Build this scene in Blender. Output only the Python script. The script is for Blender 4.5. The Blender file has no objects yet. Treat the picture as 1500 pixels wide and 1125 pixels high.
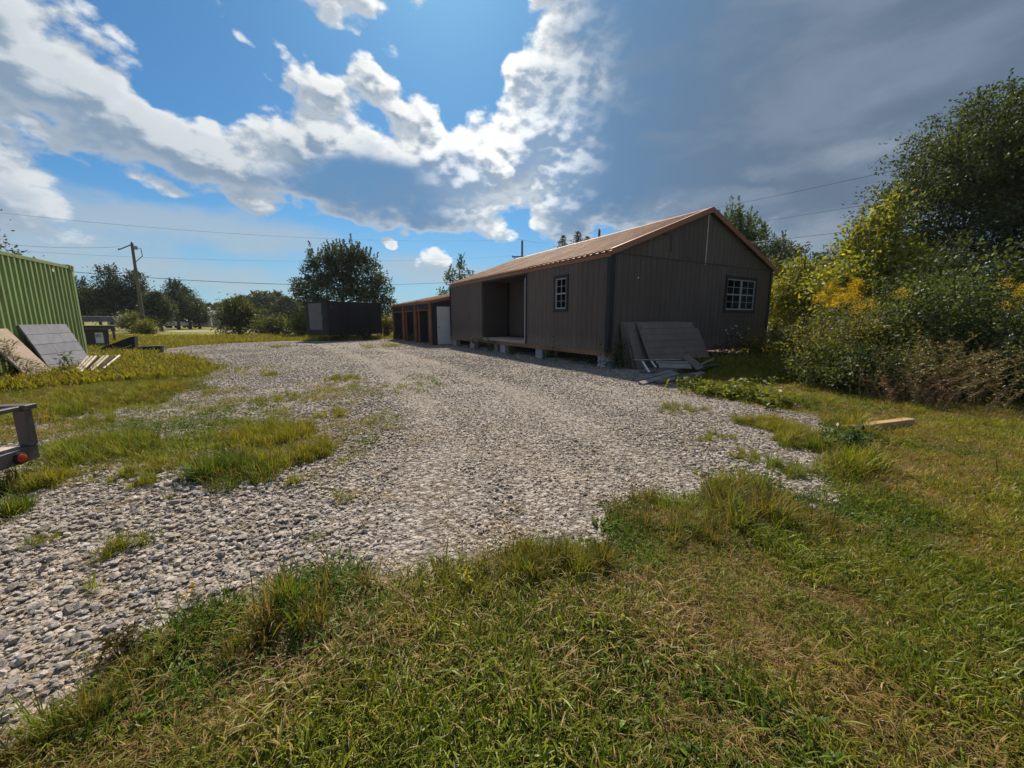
import bpy, bmesh, math, random
import numpy as np
from mathutils import Vector, Matrix

R = math.radians
SC = bpy.context.scene
COL = SC.collection
rnd = random.Random(7)
NP = np.random.default_rng(11)

# ------------------------------------------------------------------ camera
FPX, CAMH, PITCH = 565.0, 1.2, R(9.4)          # focal length in photo pixels (1500 wide), eye height, downward tilt
CP, SP = math.cos(PITCH), math.sin(PITCH)
cam_d = bpy.data.cameras.new("camera")
cam = bpy.data.objects.new("camera", cam_d)
COL.objects.link(cam)
cam.location = (0, 0, CAMH)
cam.rotation_euler = (R(90) - PITCH, 0, 0)
cam_d.sensor_width = 36
cam_d.lens = 36 * FPX / 1500
cam_d.clip_start = 0.05
cam_d.clip_end = 6000
SC.camera = cam

def ray(px, py):
    u, v = (px - 750) / FPX, (562.5 - py) / FPX
    return Vector((u, CP + v * SP, -SP + v * CP))

def gp(px, py, z=0.0):
    """point of the ground (or of height z) seen at that place of the photograph"""
    d = ray(px, py)
    t = (z - CAMH) / d.z
    return Vector((d.x * t, d.y * t, z))

def at(px, py, Y):
    d = ray(px, py)
    t = Y / d.y
    return Vector((d.x * t, Y, CAMH + d.z * t))

# ------------------------------------------------------------------ sun, sky, exposure
SUN_AZ, SUN_EL = R(-9), R(46)                   # azimuth from +Y towards +X
sun_vec = Vector((math.sin(SUN_AZ) * math.cos(SUN_EL), math.cos(SUN_AZ) * math.cos(SUN_EL), math.sin(SUN_EL)))
sun_d = bpy.data.lights.new("sun", 'SUN')
sun_d.energy = 5.0
sun_d.angle = R(0.9)
sun_d.color = (1.0, 0.88, 0.71)
sun = bpy.data.objects.new("sun", sun_d)
COL.objects.link(sun)
sun.rotation_euler = sun_vec.to_track_quat('Z', 'Y').to_euler()
SC.view_settings.view_transform = 'Standard'
SC.view_settings.look = 'None'
SC.view_settings.gamma = 1
SC.view_settings.exposure = 0.58
SC.view_settings.use_curve_mapping = False

class NT:
    """small helper for node trees"""
    def __init__(self, nt):
        self.nt = nt
    def n(self, t, **kw):
        nd = self.nt.nodes.new(t)
        for k, v in kw.items():
            setattr(nd, k, v)
        return nd
    def set(self, sock, v):
        if hasattr(v, 'is_output'):
            self.nt.links.new(v, sock)
        elif v is not None:
            sock.default_value = v
    def math(self, op, a, b=None, c=None, clamp=False):
        nd = self.n('ShaderNodeMath', operation=op, use_clamp=clamp)
        for i, v in enumerate((a, b, c)):
            self.set(nd.inputs[i], v)
        return nd.outputs[0]
    def vmath(self, op, a, b=None):
        nd = self.n('ShaderNodeVectorMath', operation=op)
        self.set(nd.inputs[0], a)
        if b is not None:
            self.set(nd.inputs[1], b)
        return nd.outputs['Value'] if op in ('LENGTH', 'DOT_PRODUCT') else nd.outputs['Vector']
    def scale(self, v, s):
        nd = self.n('ShaderNodeVectorMath', operation='SCALE')
        self.set(nd.inputs[0], v)
        self.set(nd.inputs['Scale'], s)
        return nd.outputs['Vector']
    def smooth(self, x, lo, hi, a=0.0, b=1.0):
        nd = self.n('ShaderNodeMapRange', interpolation_type='SMOOTHSTEP')
        for i, v in enumerate((x, lo, hi, a, b)):
            self.set(nd.inputs[i], v)
        return nd.outputs[0]
    def lin(self, x, lo, hi, a=0.0, b=1.0):
        nd = self.n('ShaderNodeMapRange')
        for i, v in enumerate((x, lo, hi, a, b)):
            self.set(nd.inputs[i], v)
        return nd.outputs[0]
    def mix(self, f, a, b, blend='MIX'):
        nd = self.n('ShaderNodeMix', data_type='RGBA', blend_type=blend)
        self.set(nd.inputs[0], f)
        for s, v in ((nd.inputs[6], a), (nd.inputs[7], b)):
            if isinstance(v, tuple):
                v = (*v, 1.0) if len(v) == 3 else v
            self.set(s, v)
        return nd.outputs[2]
    def noise(self, vec, scale, detail=4, rough=0.55, dist=0.0):
        nd = self.n('ShaderNodeTexNoise')
        self.set(nd.inputs['Vector'], vec)
        nd.inputs['Scale'].default_value = scale
        nd.inputs['Detail'].default_value = detail
        nd.inputs['Roughness'].default_value = rough
        nd.inputs['Distortion'].default_value = dist
        return nd.outputs['Fac']
    def voro(self, vec, scale, feature='F1', detail=0.0, out='Distance'):
        nd = self.n('ShaderNodeTexVoronoi', feature=feature)
        self.set(nd.inputs['Vector'], vec)
        nd.inputs['Scale'].default_value = scale
        if 'Detail' in nd.inputs:
            nd.inputs['Detail'].default_value = detail
        return nd.outputs[out]

def azel(px, py):
    d = ray(px, py).normalized()
    return math.atan2(d.x, d.y), math.asin(d.z)

# cloud banks, as they stand in the sky: centre, half sizes, turn (degrees), strength
BANKS = [
    (10, 70, 85, 50, -35, 1.0), (80, 115, 100, 60, -38, 1.1), (165, 165, 90, 60, -30, 1.1), (215, 190, 70, 55, -30, 1.0),
    (150, 205, 120, 34, -28, .7), (30, 165, 90, 24, -38, .65), (265, 225, 70, 45, -20, .9),
    (330, 240, 80, 38, -10, 1.0), (400, 250, 85, 42, -10, 1.0), (255, 265, 45, 10, -35, .45),
    (465, 175, 60, 50, -35, 1.0), (520, 210, 75, 55, -40, 1.0), (470, 235, 100, 50, -15, 1.0),
    (540, 120, 45, 22, -40, .8), (585, 165, 50, 32, -45, .9), (630, 205, 70, 50, -35, 1.0), (590, 265, 150, 70, -6, 1.2),
    (480, 275, 120, 42, -5, 1.0), (660, 275, 110, 60, -12, 1.2), (690, 210, 50, 45, 0, .9), (730, 250, 60, 80, 0, 1.0),
    (780, 135, 42, 42, 0, 1.0), (790, 190, 70, 70, 0, 1.2), (745, 190, 32, 30, 0, .8), (850, 150, 60, 50, 20, 1.1),
    (910, 120, 70, 45, 30, 1.1), (860, 240, 130, 100, 0, 1.3), (960, 200, 130, 130, 0, 1.4), (850, 20, 55, 45, -40, .8), (890, 75, 55, 70, -55, 1.0),
    (1010, 60, 150, 150, 0, 1.5), (1180, 90, 260, 240, 0, 1.8), (1400, 110, 300, 260, 0, 1.8), (1050, 260, 180, 80, 0, 1.2),
    (1300, 260, 230, 80, 0, 1.2), (1000, 300, 110, 50, 0, .9), (1250, -120, 420, 240, 0, 1.8), (1750, 100, 420, 320, 0, 1.5),
    (1150, 345, 90, 30, 0, .6), (1600, 300, 260, 80, 0, 1.0),
    (340, 35, 38, 9, -52, .5), (420, 95, 42, 10, -35, .5), (455, 108, 22, 9, -50, .5), (375, 115, 18, 8, -40, .4),
    (366, 292, 62, 22, -3, .8), (565, 363, 17, 9, 0, .75), (640, 380, 34, 22, 0, .75), (840, 335, 60, 34, 15, .7), 
    
    (-200, 120, 160, 90, -30, 1.0), (-380, 260, 260, 70, 0, 1.0), (300, -330, 260, 100, -20, .9), (-150, -200, 220, 80, -30, .8), (700, -420, 260, 100, 20, .9),
]
# where the banks are deep and therefore dark
DEEP = [
    (590, 292, 165, 56, -2, 1.8), (675, 285, 62, 60, 0, 1.5), (480, 280, 95, 34, 0, 1.2), (812, 230, 62, 95, 0, 1.5), (880, 255, 120, 110, 0, 1.9), (815, 290, 50, 50, 0, .7), (930, 200, 70, 80, 0, .6), (520, 250, 60, 30, 0, .4),
    (1010, 90, 130, 150, 0, 1.3), (1180, 100, 260, 200, 0, 1.8), (1420, 90, 320, 250, 0, 1.8), (990, 240, 150, 90, 0, 1.0), (1200, 300, 250, 60, 0, .8),
    (1250, -150, 450, 240, 0, 1.6), (1750, 100, 420, 320, 0, 1.4), (1450, 290, 180, 60, 0, .8), (60, 290, 60, 30, 0, .3), (540, 215, 40, 30, -40, .35), (150, 190, 70, 30, -30, .3),
    (-380, 280, 260, 50, 0, .5),
]

# thin soft veils low over the horizon and under the dark bank
VEIL = [(110, 310, 190, 30, -8, 1.0), (300, 340, 170, 28, -4, 1.1), (60, 350, 200, 40, 0, 1.0), (200, 400, 320, 34, 0, .9), (640, 400, 130, 24, 0, 1.0), (1120, 345, 190, 26, 0, 1.0), (1220, 235, 120, 20, -6, .9), (1060, 290, 90, 18, -8, .7), (30, 250, 60, 18, -20, .6)]

def field(T, m1, m2, banks, soft, first=None):
    """largest of many elliptical domes amp * (1 - r^2); each is linear in (a^2, a e, e^2) and (a, e, 1)"""
    acc = None
    prev = first
    for i, (px, py, rx, ry, rot, amp) in enumerate(banks):
        if i % 14 == 0 and prev is not None:       # in lots, one after the other: keeps the shader's stack small
            eps = T.scale((1, 1, 1), T.math('MULTIPLY', prev, 1e-7))
            m1, m2 = T.vmath('ADD', m1, eps), T.vmath('ADD', m2, eps)
        a, e = azel(px, py)
        k = 1.0 / FPX * (0.60 if px < 300 else 0.75 if abs(px - 750) > 450 else 0.9) * 1.12
        rx, ry, t = rx * k, ry * k, R(rot)
        ux, uy, vx, vy = math.cos(t) / rx, math.sin(t) / rx, -math.sin(t) / ry, math.cos(t) / ry
        A, B, C_ = ux * ux + vx * vx, 2 * (ux * uy + vx * vy), uy * uy + vy * vy
        D_, E_ = -(2 * A * a + B * e), -(2 * C_ * e + B * a)
        F_ = A * a * a + B * a * e + C_ * e * e
        am = amp * .72
        f = T.math('ADD', T.vmath('DOT_PRODUCT', m1, (-am * A, -am * B, -am * C_)), T.vmath('DOT_PRODUCT', m2, (-am * D_, -am * E_, am * (1 - F_))))
        acc = T.math('MAXIMUM', f, -1.5) if acc is None else T.math('SMOOTH_MAX', acc, f, soft)
        prev = acc
    return acc

def cloud_group():
    gt = bpy.data.node_groups.new("cloud_field", 'ShaderNodeTree')
    gt.interface.new_socket("Direction", in_out='INPUT', socket_type='NodeSocketVector')
    gt.interface.new_socket("Density", in_out='OUTPUT', socket_type='NodeSocketFloat')
    gt.interface.new_socket("Deep", in_out='OUTPUT', socket_type='NodeSocketFloat')
    gt.interface.new_socket("Veil", in_out='OUTPUT', socket_type='NodeSocketFloat')
    T = NT(gt)
    gi, go = T.n('NodeGroupInput'), T.n('NodeGroupOutput')
    d = T.vmath('NORMALIZE', gi.outputs[0])
    ds = T.vmath('MULTIPLY', d, (1.0, 1.0, 1.7))
    # billows: warp the direction a little, then add cellular and fractal noise to the banks
    wn = T.n('ShaderNodeTexNoise')
    T.set(wn.inputs['Vector'], ds)
    wn.inputs['Scale'].default_value = 5.0
    wn.inputs['Detail'].default_value = 5
    warp = T.scale(T.vmath('SUBTRACT', wn.outputs['Color'], (.5, .5, .5)), 0.12)
    dw = T.vmath('ADD', d, warp)
    s = T.n('ShaderNodeSeparateXYZ')
    T.set(s.inputs[0], dw)
    az = T.math('ARCTAN2', s.outputs[0], s.outputs[1])
    hz = T.math('SQRT', T.math('ADD', T.math('MULTIPLY', s.outputs[0], s.outputs[0]), T.math('MULTIPLY', s.outputs[1], s.outputs[1])))
    el = T.math('ARCTAN2', s.outputs[2], hz)
    def comb(x_, y_, z_):
        c = T.n('ShaderNodeCombineXYZ')
        for i_, q_ in enumerate((x_, y_, z_)):
            T.set(c.inputs[i_], q_)
        return c.outputs[0]
    m1 = comb(T.math('MULTIPLY', az, az), T.math('MULTIPLY', az, el), T.math('MULTIPLY', el, el))
    m2 = comb(az, el, 1.0)
    base = field(T, m1, m2, BANKS, 0.18)
    deep = field(T, m1, m2, DEEP, 0.25, base)
    # the rest of the sky, beyond the frame, carries the same broken cloud
    far = T.smooth(T.math('ABSOLUTE', az), 1.25, 1.75)
    broken = T.math('MULTIPLY_ADD', T.noise(ds, 2.2, 3), 4.0, -2.0)
    base = T.math('MAXIMUM', base, T.math('MULTIPLY_ADD', T.math('SUBTRACT', broken, -0.1), 1.0, T.math('MULTIPLY_ADD', far, 2.0, -2.0)))
    dv = T.vmath('ADD', ds, T.scale(warp, .55))
    v1 = T.voro(dv, 9.0, 'F1', 0.0)
    v2 = T.voro(dv, 23.0, 'F1', 1.0)
    fb = T.noise(ds, 8.0, 12, 0.68)
    puff = T.math('MULTIPLY_ADD', v1, -0.85, T.math('MULTIPLY_ADD', v2, -0.42, 0.52))
    det = T.math('ADD', puff, T.math('MULTIPLY_ADD', fb, 1.5, -0.75))
    D = T.math('ADD', T.math('MINIMUM', base, 1.0), T.math('MULTIPLY', det, 0.60))
    T.set(go.inputs[0], D)
    T.set(go.inputs[1], T.math('ADD', deep, T.math('MULTIPLY_ADD', fb, 0.8, -0.4)))
    veil = field(T, m1, m2, VEIL, 0.3, deep)
    T.set(go.inputs[2], T.math('ADD', veil, T.math('MULTIPLY_ADD', fb, 1.6, -0.8)))
    return gt

def build_world():
    w = bpy.data.worlds.new("World")
    SC.world = w
    w.use_nodes = True
    nt = w.node_tree
    nt.nodes.clear()
    T = NT(nt)
    out, bg = T.n('ShaderNodeOutputWorld'), T.n('ShaderNodeBackground')
    nt.links.new(bg.outputs[0], out.inputs[0])
    sky = T.n('ShaderNodeTexSky', sky_type='NISHITA')
    sky.sun_disc = False
    sky.sun_elevation = SUN_EL
    sky.sun_rotation = SUN_AZ
    sky.altitude = 200
    sky.air_density = 1.0
    sky.dust_density = 0.6
    sky.ozone_density = 2.5
    STR = 0.1
    tc = T.n('ShaderNodeTexCoord')
    d = T.vmath('NORMALIZE', tc.outputs['Generated'])
    sz = T.n('ShaderNodeSeparateXYZ')
    T.set(sz.inputs[0], d)
    g = cloud_group()
    def ev(v):
        n_ = T.n('ShaderNodeGroup')
        n_.node_tree = g
        T.set(n_.inputs[0], v)
        return n_.outputs[0], n_.outputs[1], n_.outputs[2]
    D0, K0, V0 = ev(d)
    d1 = T.vmath('ADD', T.vmath('ADD', d, tuple(sun_vec * 0.05)), T.scale((1, 1, 1), T.math('MULTIPLY', K0, 1e-7)))
    D1, _, _ = ev(T.vmath('NORMALIZE', d1))
    mask = T.smooth(D0, 0.01, 0.22)
    lit = T.smooth(T.math('SUBTRACT', D0, D1), -0.08, 0.24)
    thin = T.smooth(D0, 0.5, 0.08)
    bright = T.math('ADD', T.math('MULTIPLY', lit, 0.72), T.math('MULTIPLY', thin, 0.30), clamp=True)
    lefty = T.smooth(T.vmath('DOT_PRODUCT', d, (-.75, .6, .3)), .72, .97)
    bright = T.math('MULTIPLY', bright, T.math('MULTIPLY_ADD', lefty, -.32, 1.0))
    col = T.mix(bright, (0.165, 0.23, 0.31), (0.66, 0.67, 0.66))
    # towards the sun the thin cloud glows
    sd = T.vmath('DOT_PRODUCT', d, tuple(sun_vec))
    glow = T.smooth(sd, 0.74, 0.97)
    col = T.mix(T.math('MULTIPLY', T.math('MULTIPLY', glow, bright), .7), col, (.80, .79, .76))
    kd = T.math('MULTIPLY', T.smooth(K0, -0.05, 0.85), T.smooth(D0, 0.10, 0.62))
    far_r = T.smooth(T.vmath('DOT_PRODUCT', d, (.8, .55, .25)), .62, 1.0)
    streak = T.smooth(T.noise(T.vmath('MULTIPLY', d, (1, 1, 2.6)), 3.4, 9, .56, .25), .46, .70)
    dark = T.mix(far_r, (0.088, 0.19, 0.335), (0.088, 0.125, 0.180))
    dark = T.mix(T.math('MULTIPLY', streak, T.math('MULTIPLY_ADD', far_r, .5, .25)), dark, (0.155, 0.195, 0.255))
    col = T.mix(kd, col, dark)
    # the sun stands behind the towers over the shed: their broken edges shine
    shine = T.smooth(T.vmath('DOT_PRODUCT', d, tuple(ray(748, 235).normalized())), .972, 1.0)
    col = T.mix(T.math('MULTIPLY', shine, T.math('MULTIPLY_ADD', lit, .7, .12)), col, (.74, .76, .76))
    base = T.scale(T.mix(1.0, sky.outputs[0], (0.235, 0.475, 0.615), 'MULTIPLY'), STR)
    # clouds melt into the pale air near the horizon
    lowf = T.smooth(sz.outputs[2], 0.0, 0.22)
    mask = T.math('MULTIPLY', mask, T.lin(lowf, 0, 1, 0.45, 1.0))
    base = T.mix(T.smooth(sz.outputs[2], .26, .0, 0, .62), base, (0.235, 0.335, 0.42))
    base = T.mix(T.smooth(V0, -.1, .85, 0, .72), base, (0.285, 0.345, 0.395))
    fin = T.mix(mask, base, col)
    fin = T.mix(T.math('MULTIPLY', T.smooth(V0, .1, .9, 0, .38), far_r), fin, (0.29, 0.335, 0.39))
    T.set(bg.inputs[0], fin)
    bg.inputs[1].default_value = 1.0
    w.cycles.sampling_method = 'MANUAL'
    w.cycles.sample_map_resolution = 512

build_world()
SC.cycles.max_bounces = 6
SC.cycles.diffuse_bounces = 3
SC.cycles.glossy_bounces = 2
SC.cycles.transmission_bounces = 4
SC.cycles.transparent_max_bounces = 8
SC.cycles.caustics_reflective = False
SC.cycles.caustics_refractive = False
SC.cycles.use_denoising = True

# ------------------------------------------------------------------ materials
MATS = {}

def mat(name, color, rough=0.8, vary=0.25, scale=6.0, bump=0.0, bscale=40.0, metal=0.0, spec=0.3, stain_sheen=None, stretch=(1, 1, 1), stain_sheen_amt=0.5, stain_sheen_scale=2.0, per=0.12, splash=None):
    """painted / wooden / metal surface: base colour with mottling, an optional stain and fine relief"""
    if name in MATS:
        return MATS[name]
    m = bpy.data.materials.new(name)
    m.use_nodes = True
    nt = m.node_tree
    T = NT(nt)
    b = nt.nodes['Principled BSDF']
    tc = T.n('ShaderNodeTexCoord')
    oi = T.n('ShaderNodeObjectInfo')
    v = T.vmath('MULTIPLY', tc.outputs['Object'], stretch)
    v = T.vmath('ADD', v, T.scale(T.vmath('ADD', (3.1, 7.7, 1.3), (0, 0, 0)), T.math('MULTIPLY', oi.outputs['Random'], 9.0)))
    n1 = T.noise(v, scale, 6, .6)
    n2 = T.noise(v, scale * 5.3, 4, .6)
    f = T.math('ADD', T.math('MULTIPLY', n1, .65), T.math('MULTIPLY', n2, .35))
    lo = tuple(max(0, c * (1 - vary)) for c in color)
    hi = tuple(min(1, c * (1 + vary)) for c in color)
    c = T.mix(T.smooth(f, .3, .7), lo, hi)
    if stain_sheen:
        st = T.noise(T.vmath('ADD', v, (5, 2, 9)), stain_sheen_scale, 7, .65)
        c = T.mix(T.math('MULTIPLY', T.smooth(st, .5, .68), stain_sheen_amt), c, stain_sheen)
    if splash:                                     # dust and mud thrown up on the foot of the wall
        sx_ = T.n('ShaderNodeSeparateXYZ')
        T.set(sx_.inputs[0], tc.outputs['Object'])
        zz_ = T.math('ADD', sx_.outputs[2], T.math('MULTIPLY_ADD', T.noise(T.vmath('MULTIPLY', tc.outputs['Object'], (4, 4, 1.5)), 2.0, 6, .65), .9, -.45))
        c = T.mix(T.smooth(zz_, splash[1], splash[0], 0, .45), c, (.20, .165, .13))
    pv = T.lin(oi.outputs['Random'], 0, 1, 1 - per, 1 + per)
    cb = T.n('ShaderNodeCombineXYZ')
    for i_ in range(3):
        T.set(cb.inputs[i_], pv)
    c = T.mix(1.0, c, cb.outputs[0], 'MULTIPLY')
    T.set(b.inputs['Base Color'], c)
    T.set(b.inputs['Roughness'], T.lin(n2, .3, .7, max(.05, rough - .1), min(1, rough + .1)))
    b.inputs['Metallic'].default_value = metal
    b.inputs['Specular IOR Level'].default_value = spec
    if bump:
        bn = T.n('ShaderNodeBump')
        bn.inputs['Strength'].default_value = bump
        bn.inputs['Distance'].default_value = 0.01
        T.set(bn.inputs['Height'], T.noise(v, bscale, 5, .6))
        T.set(b.inputs['Normal'], bn.outputs[0])
    MATS[name] = m
    return m

def leaf_mat(name, trans=0.48, gloss=0.028):
    if name in MATS:
        return MATS[name]
    m = bpy.data.materials.new(name)
    m.use_nodes = True
    nt = m.node_tree
    nt.nodes.clear()
    T = NT(nt)
    out = T.n('ShaderNodeOutputMaterial')
    a = T.n('ShaderNodeAttribute', attribute_name='tint')
    df, tr, gl = T.n('ShaderNodeBsdfDiffuse'), T.n('ShaderNodeBsdfTranslucent'), T.n('ShaderNodeBsdfGlossy')
    T.set(df.inputs[0], a.outputs['Color'])
    T.set(tr.inputs[0], T.mix(1.0, a.outputs['Color'], (1.35, 1.25, .6), 'MULTIPLY'))
    gl.inputs[1].default_value = .5
    gl.inputs[0].default_value = (.9, .95, 1, 1)
    m1, m2 = T.n('ShaderNodeMixShader'), T.n('ShaderNodeMixShader')
    m1.inputs[0].default_value = trans
    m2.inputs[0].default_value = gloss
    L = nt.links.new
    L(df.outputs[0], m1.inputs[1]); L(tr.outputs[0], m1.inputs[2])
    L(m1.outputs[0], m2.inputs[1]); L(gl.outputs[0], m2.inputs[2])
    L(m2.outputs[0], out.inputs[0])
    MATS[name] = m
    return m

def grass_mat():
    m = bpy.data.materials.new("grass_blades")
    m.use_nodes = True
    nt = m.node_tree
    nt.nodes.clear()
    T = NT(nt)
    out = T.n('ShaderNodeOutputMaterial')
    a = T.n('ShaderNodeAttribute', attribute_name='tint', attribute_type='INSTANCER')
    b = T.n('ShaderNodeAttribute', attribute_name='blade')
    bl = T.n('ShaderNodeSeparateColor')
    T.set(bl.inputs[0], b.outputs['Color'])
    c = T.mix(T.smooth(bl.outputs[0], .72, .95), a.outputs['Color'], (.26, .18, .065))
    c = T.mix(1.0, c, T.mix(bl.outputs[1], (.55, .6, .6), (1.4, 1.35, 1.2)), 'MULTIPLY')
    df, tr, gl = T.n('ShaderNodeBsdfDiffuse'), T.n('ShaderNodeBsdfTranslucent'), T.n('ShaderNodeBsdfGlossy')
    T.set(df.inputs[0], c)
    T.set(tr.inputs[0], T.mix(1.0, c, (1.25, 1.2, .6), 'MULTIPLY'))
    gl.inputs[1].default_value = .45
    m1, m2 = T.n('ShaderNodeMixShader'), T.n('ShaderNodeMixShader')
    m1.inputs[0].default_value = .4
    m2.inputs[0].default_value = .018
    L = nt.links.new
    L(df.outputs[0], m1.inputs[1]); L(tr.outputs[0], m1.inputs[2])
    L(m1.outputs[0], m2.inputs[1]); L(gl.outputs[0], m2.inputs[2])
    L(m2.outputs[0], out.inputs[0])
    return m

def stone_mat(instanced):
    m = bpy.data.materials.new("crushed_limestone")
    m.use_nodes = True
    nt = m.node_tree
    T = NT(nt)
    b = nt.nodes['Principled BSDF']
    tc = T.n('ShaderNodeTexCoord')
    if instanced:
        a = T.n('ShaderNodeAttribute', attribute_name='tint', attribute_type='INSTANCER').outputs['Color']
    else:
        oi = T.n('ShaderNodeObjectInfo')
        a = T.mix(oi.outputs['Random'], (.19, .175, .165), (.44, .40, .365))
    n1 = T.noise(tc.outputs['Object'], 6.0, 7, .75)
    n2 = T.noise(tc.outputs['Object'], 1.6, 3, .6)
    c = T.mix(1.0, a, T.mix(T.smooth(n1, .3, .7), (.5, .49, .49), (1.4, 1.38, 1.35)), 'MULTIPLY')
    c = T.mix(T.smooth(n2, .55, .7, 0, .5), c, (.30, .235, .17))
    bn = T.n('ShaderNodeBump')
    bn.inputs['Strength'].default_value = .5
    bn.inputs['Distance'].default_value = .05
    T.set(bn.inputs['Height'], n1)
    T.set(b.inputs['Normal'], bn.outputs[0])
    T.set(b.inputs['Base Color'], c)
    b.inputs['Roughness'].default_value = .85
    b.inputs['Specular IOR Level'].default_value = .2
    return m

def glass_mat():
    m = bpy.data.materials.new("window_glass")
    m.use_nodes = True
    nt = m.node_tree
    nt.nodes.clear()
    T = NT(nt)
    out = T.n('ShaderNodeOutputMaterial')
    tr, gl, mx = T.n('ShaderNodeBsdfTransparent'), T.n('ShaderNodeBsdfGlossy'), T.n('ShaderNodeMixShader')
    tr.inputs[0].default_value = (.12, .13, .15, 1)
    gl.inputs[1].default_value = .03
    f = T.n('ShaderNodeFresnel')
    f.inputs[0].default_value = 1.25
    T.set(mx.inputs[0], T.math('MULTIPLY', f.outputs[0], .22))
    L = nt.links.new
    L(tr.outputs[0], mx.inputs[1]); L(gl.outputs[0], mx.inputs[2]); L(mx.outputs[0], out.inputs[0])
    return m

M_SIDING = mat('brown_siding', (.096, .074, .064), .8, .18, 3, .25, 60, stretch=(6, 6, .6), stain_sheen=(.125, .097, .083), stain_sheen_amt=.6, splash=(.45, .85))
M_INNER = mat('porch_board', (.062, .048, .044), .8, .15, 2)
M_DARKTRIM = mat('dark_trim_paint', (.014, .014, .020), .6, .2, 6)
M_ROOF = mat('rusty_roof_metal', (.27, .115, .050), .58, .40, 1.2, .05, 30, spec=.25, stretch=(.25, 4, 3), stain_sheen=(.38, .26, .155), stain_sheen_amt=.8, stain_sheen_scale=1.5, per=.35)  # pale streaks down the slope paint its reflected sheen into the colour
M_COPPER = mat('copper_trim', (.27, .10, .043), .5, .15, 4, spec=.5)
M_RIM = mat('treated_rim_board', (.20, .105, .058), .8, .3, 3, .2, 30, stretch=(1, .3, 4))
M_DECK = mat('deck_board', (.36, .29, .24), .85, .25, 4, .2, 40)
M_SASH = mat('sash_paint', (.33, .325, .32), .5, .1, 5)
M_WHITE = mat('white_paint', (.66, .65, .64), .5, .06, 5)
M_BLOCK = mat('concrete', (.34, .34, .36), .95, .2, 10, .4, 60)
M_GLASS = glass_mat()
M_DARK = mat('dark_interior', (.03, .028, .03), .9, .2, 3)
M_BLACK = mat('black_paint', (.012, .011, .018),     .55, .2, 2, spec=.2)
M_BLACKGREY = mat('charcoal_panel', (.10, .095, .105), .55, .12, 3)
M_TYRE = mat('tyre_rubber', (.012, .012, .013), .85, .2, 8)
M_STEEL = mat('galvanised_steel', (.25, .25, .26), .45, .2, 6, metal=.8)
M_GREEN = mat('green_container_paint', (.225, .305, .115), .6, .14, 2.5, .05, 20, stain_sheen=(.15, .125, .07), stain_sheen_amt=.45, stain_sheen_scale=2.2, stretch=(3, 3, .45))
M_POLE = mat('weathered_pole', (.13, .095, .07), .9, .3, 5, .4, 30, stretch=(3, 3, .4))
M_WIRE = mat('black_cable', (.03, .032, .036), .6, .1, 2)
M_BARK = mat('bark', (.075, .058, .045), .95, .35, 6, .6, 20, stretch=(2, 2, .5))
M_STEM = mat('weed_stem', (.10, .13, .045), .8, .3, 9)
M_DRYSTEM = mat('dry_stem', (.22, .15, .085), .9, .3, 9)
M_LEAF = leaf_mat('leaves')
M_LEAF_DRY = leaf_mat('dry_leaves', .25, .03)
M_BARN = mat('barn_red_post', (.30, .105, .045), .8, .25, 4, .2, 30)
M_NAVY = mat('dark_boards', (.025, .025, .035), .85, .2, 3)
M_DOOR = mat('primed_door', (.62, .60, .60), .6, .06, 3)
M_PANEL = mat('grey_siding_sheet', (.160, .127, .110), .8, .16, 2.5, .2, 50, stain_sheen=(.21, .185, .17), stain_sheen_amt=.5)
M_LUMBER = mat('weathered_lumber', (.21, .185, .175), .9, .35, 6, .3, 40, stretch=(.5, 4, 4))
M_LUMBERDARK = mat('dark_lumber', (.11, .10, .10), .9, .3, 6, .3, 40)
M_PALEWOOD = mat('pale_trim_wood', (.42, .365, .295), .8, .3, 5, .1, 40, per=.25)
M_TIMBER = mat('fresh_timber', (.36, .225, .115), .8, .2, 4, .2, 40, stretch=(.6, 5, 5))
M_FOAM = mat('blue_grey_sheet', (.185, .195, .235), .85, .22, 5, .3, 30, stain_sheen=(.25, .25, .27), stain_sheen_amt=.6, stain_sheen_scale=3)
M_BEIGE = mat('beige_board', (.30, .235, .185), .85, .2, 4, .1, 30, stain_sheen=(.2, .15, .1), stain_sheen_amt=.5, stain_sheen_scale=3)
M_RUST = mat('rust', (.30, .10, .04), .9, .3, 12)
M_HUT = mat('hut_boards', (.085, .068, .06), .9, .25, 5, .3, 30, stretch=(5, 5, .6))
M_HUTROOF = mat('hut_felt', (.17, .17, .175), .9, .25, 6, .3, 30)
M_TRAILERSTEEL = mat('trailer_grey_steel', (.07, .066, .064), .55, .25, 8, .1, 40, stain_sheen=(.18, .10, .06), stain_sheen_amt=.4)
M_REDLENS = mat('red_lens', (.34, .03, .012), .25, .1, 6, spec=.6)
M_TRAILERDECK = mat('trailer_deck_wood', (.40, .34, .28), .85, .25, 5, .3, 40)
M_YELLOW = leaf_mat('goldenrod_flower', .3, .0)
M_GREYSHED = mat('grey_boards', (.22, .22, .24), .9, .25, 4, .3, 30)
M_CAR = mat('dark_car_paint', (.03, .032, .05), .25, .1, 3, spec=.6)
M_CAR2 = mat('silver_car_paint', (.5, .52, .55), .3, .1, 3, spec=.6)
M_ASPHALT = mat('pale_road', (.36, .35, .33), .95, .12, .4, .2, 20)

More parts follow.
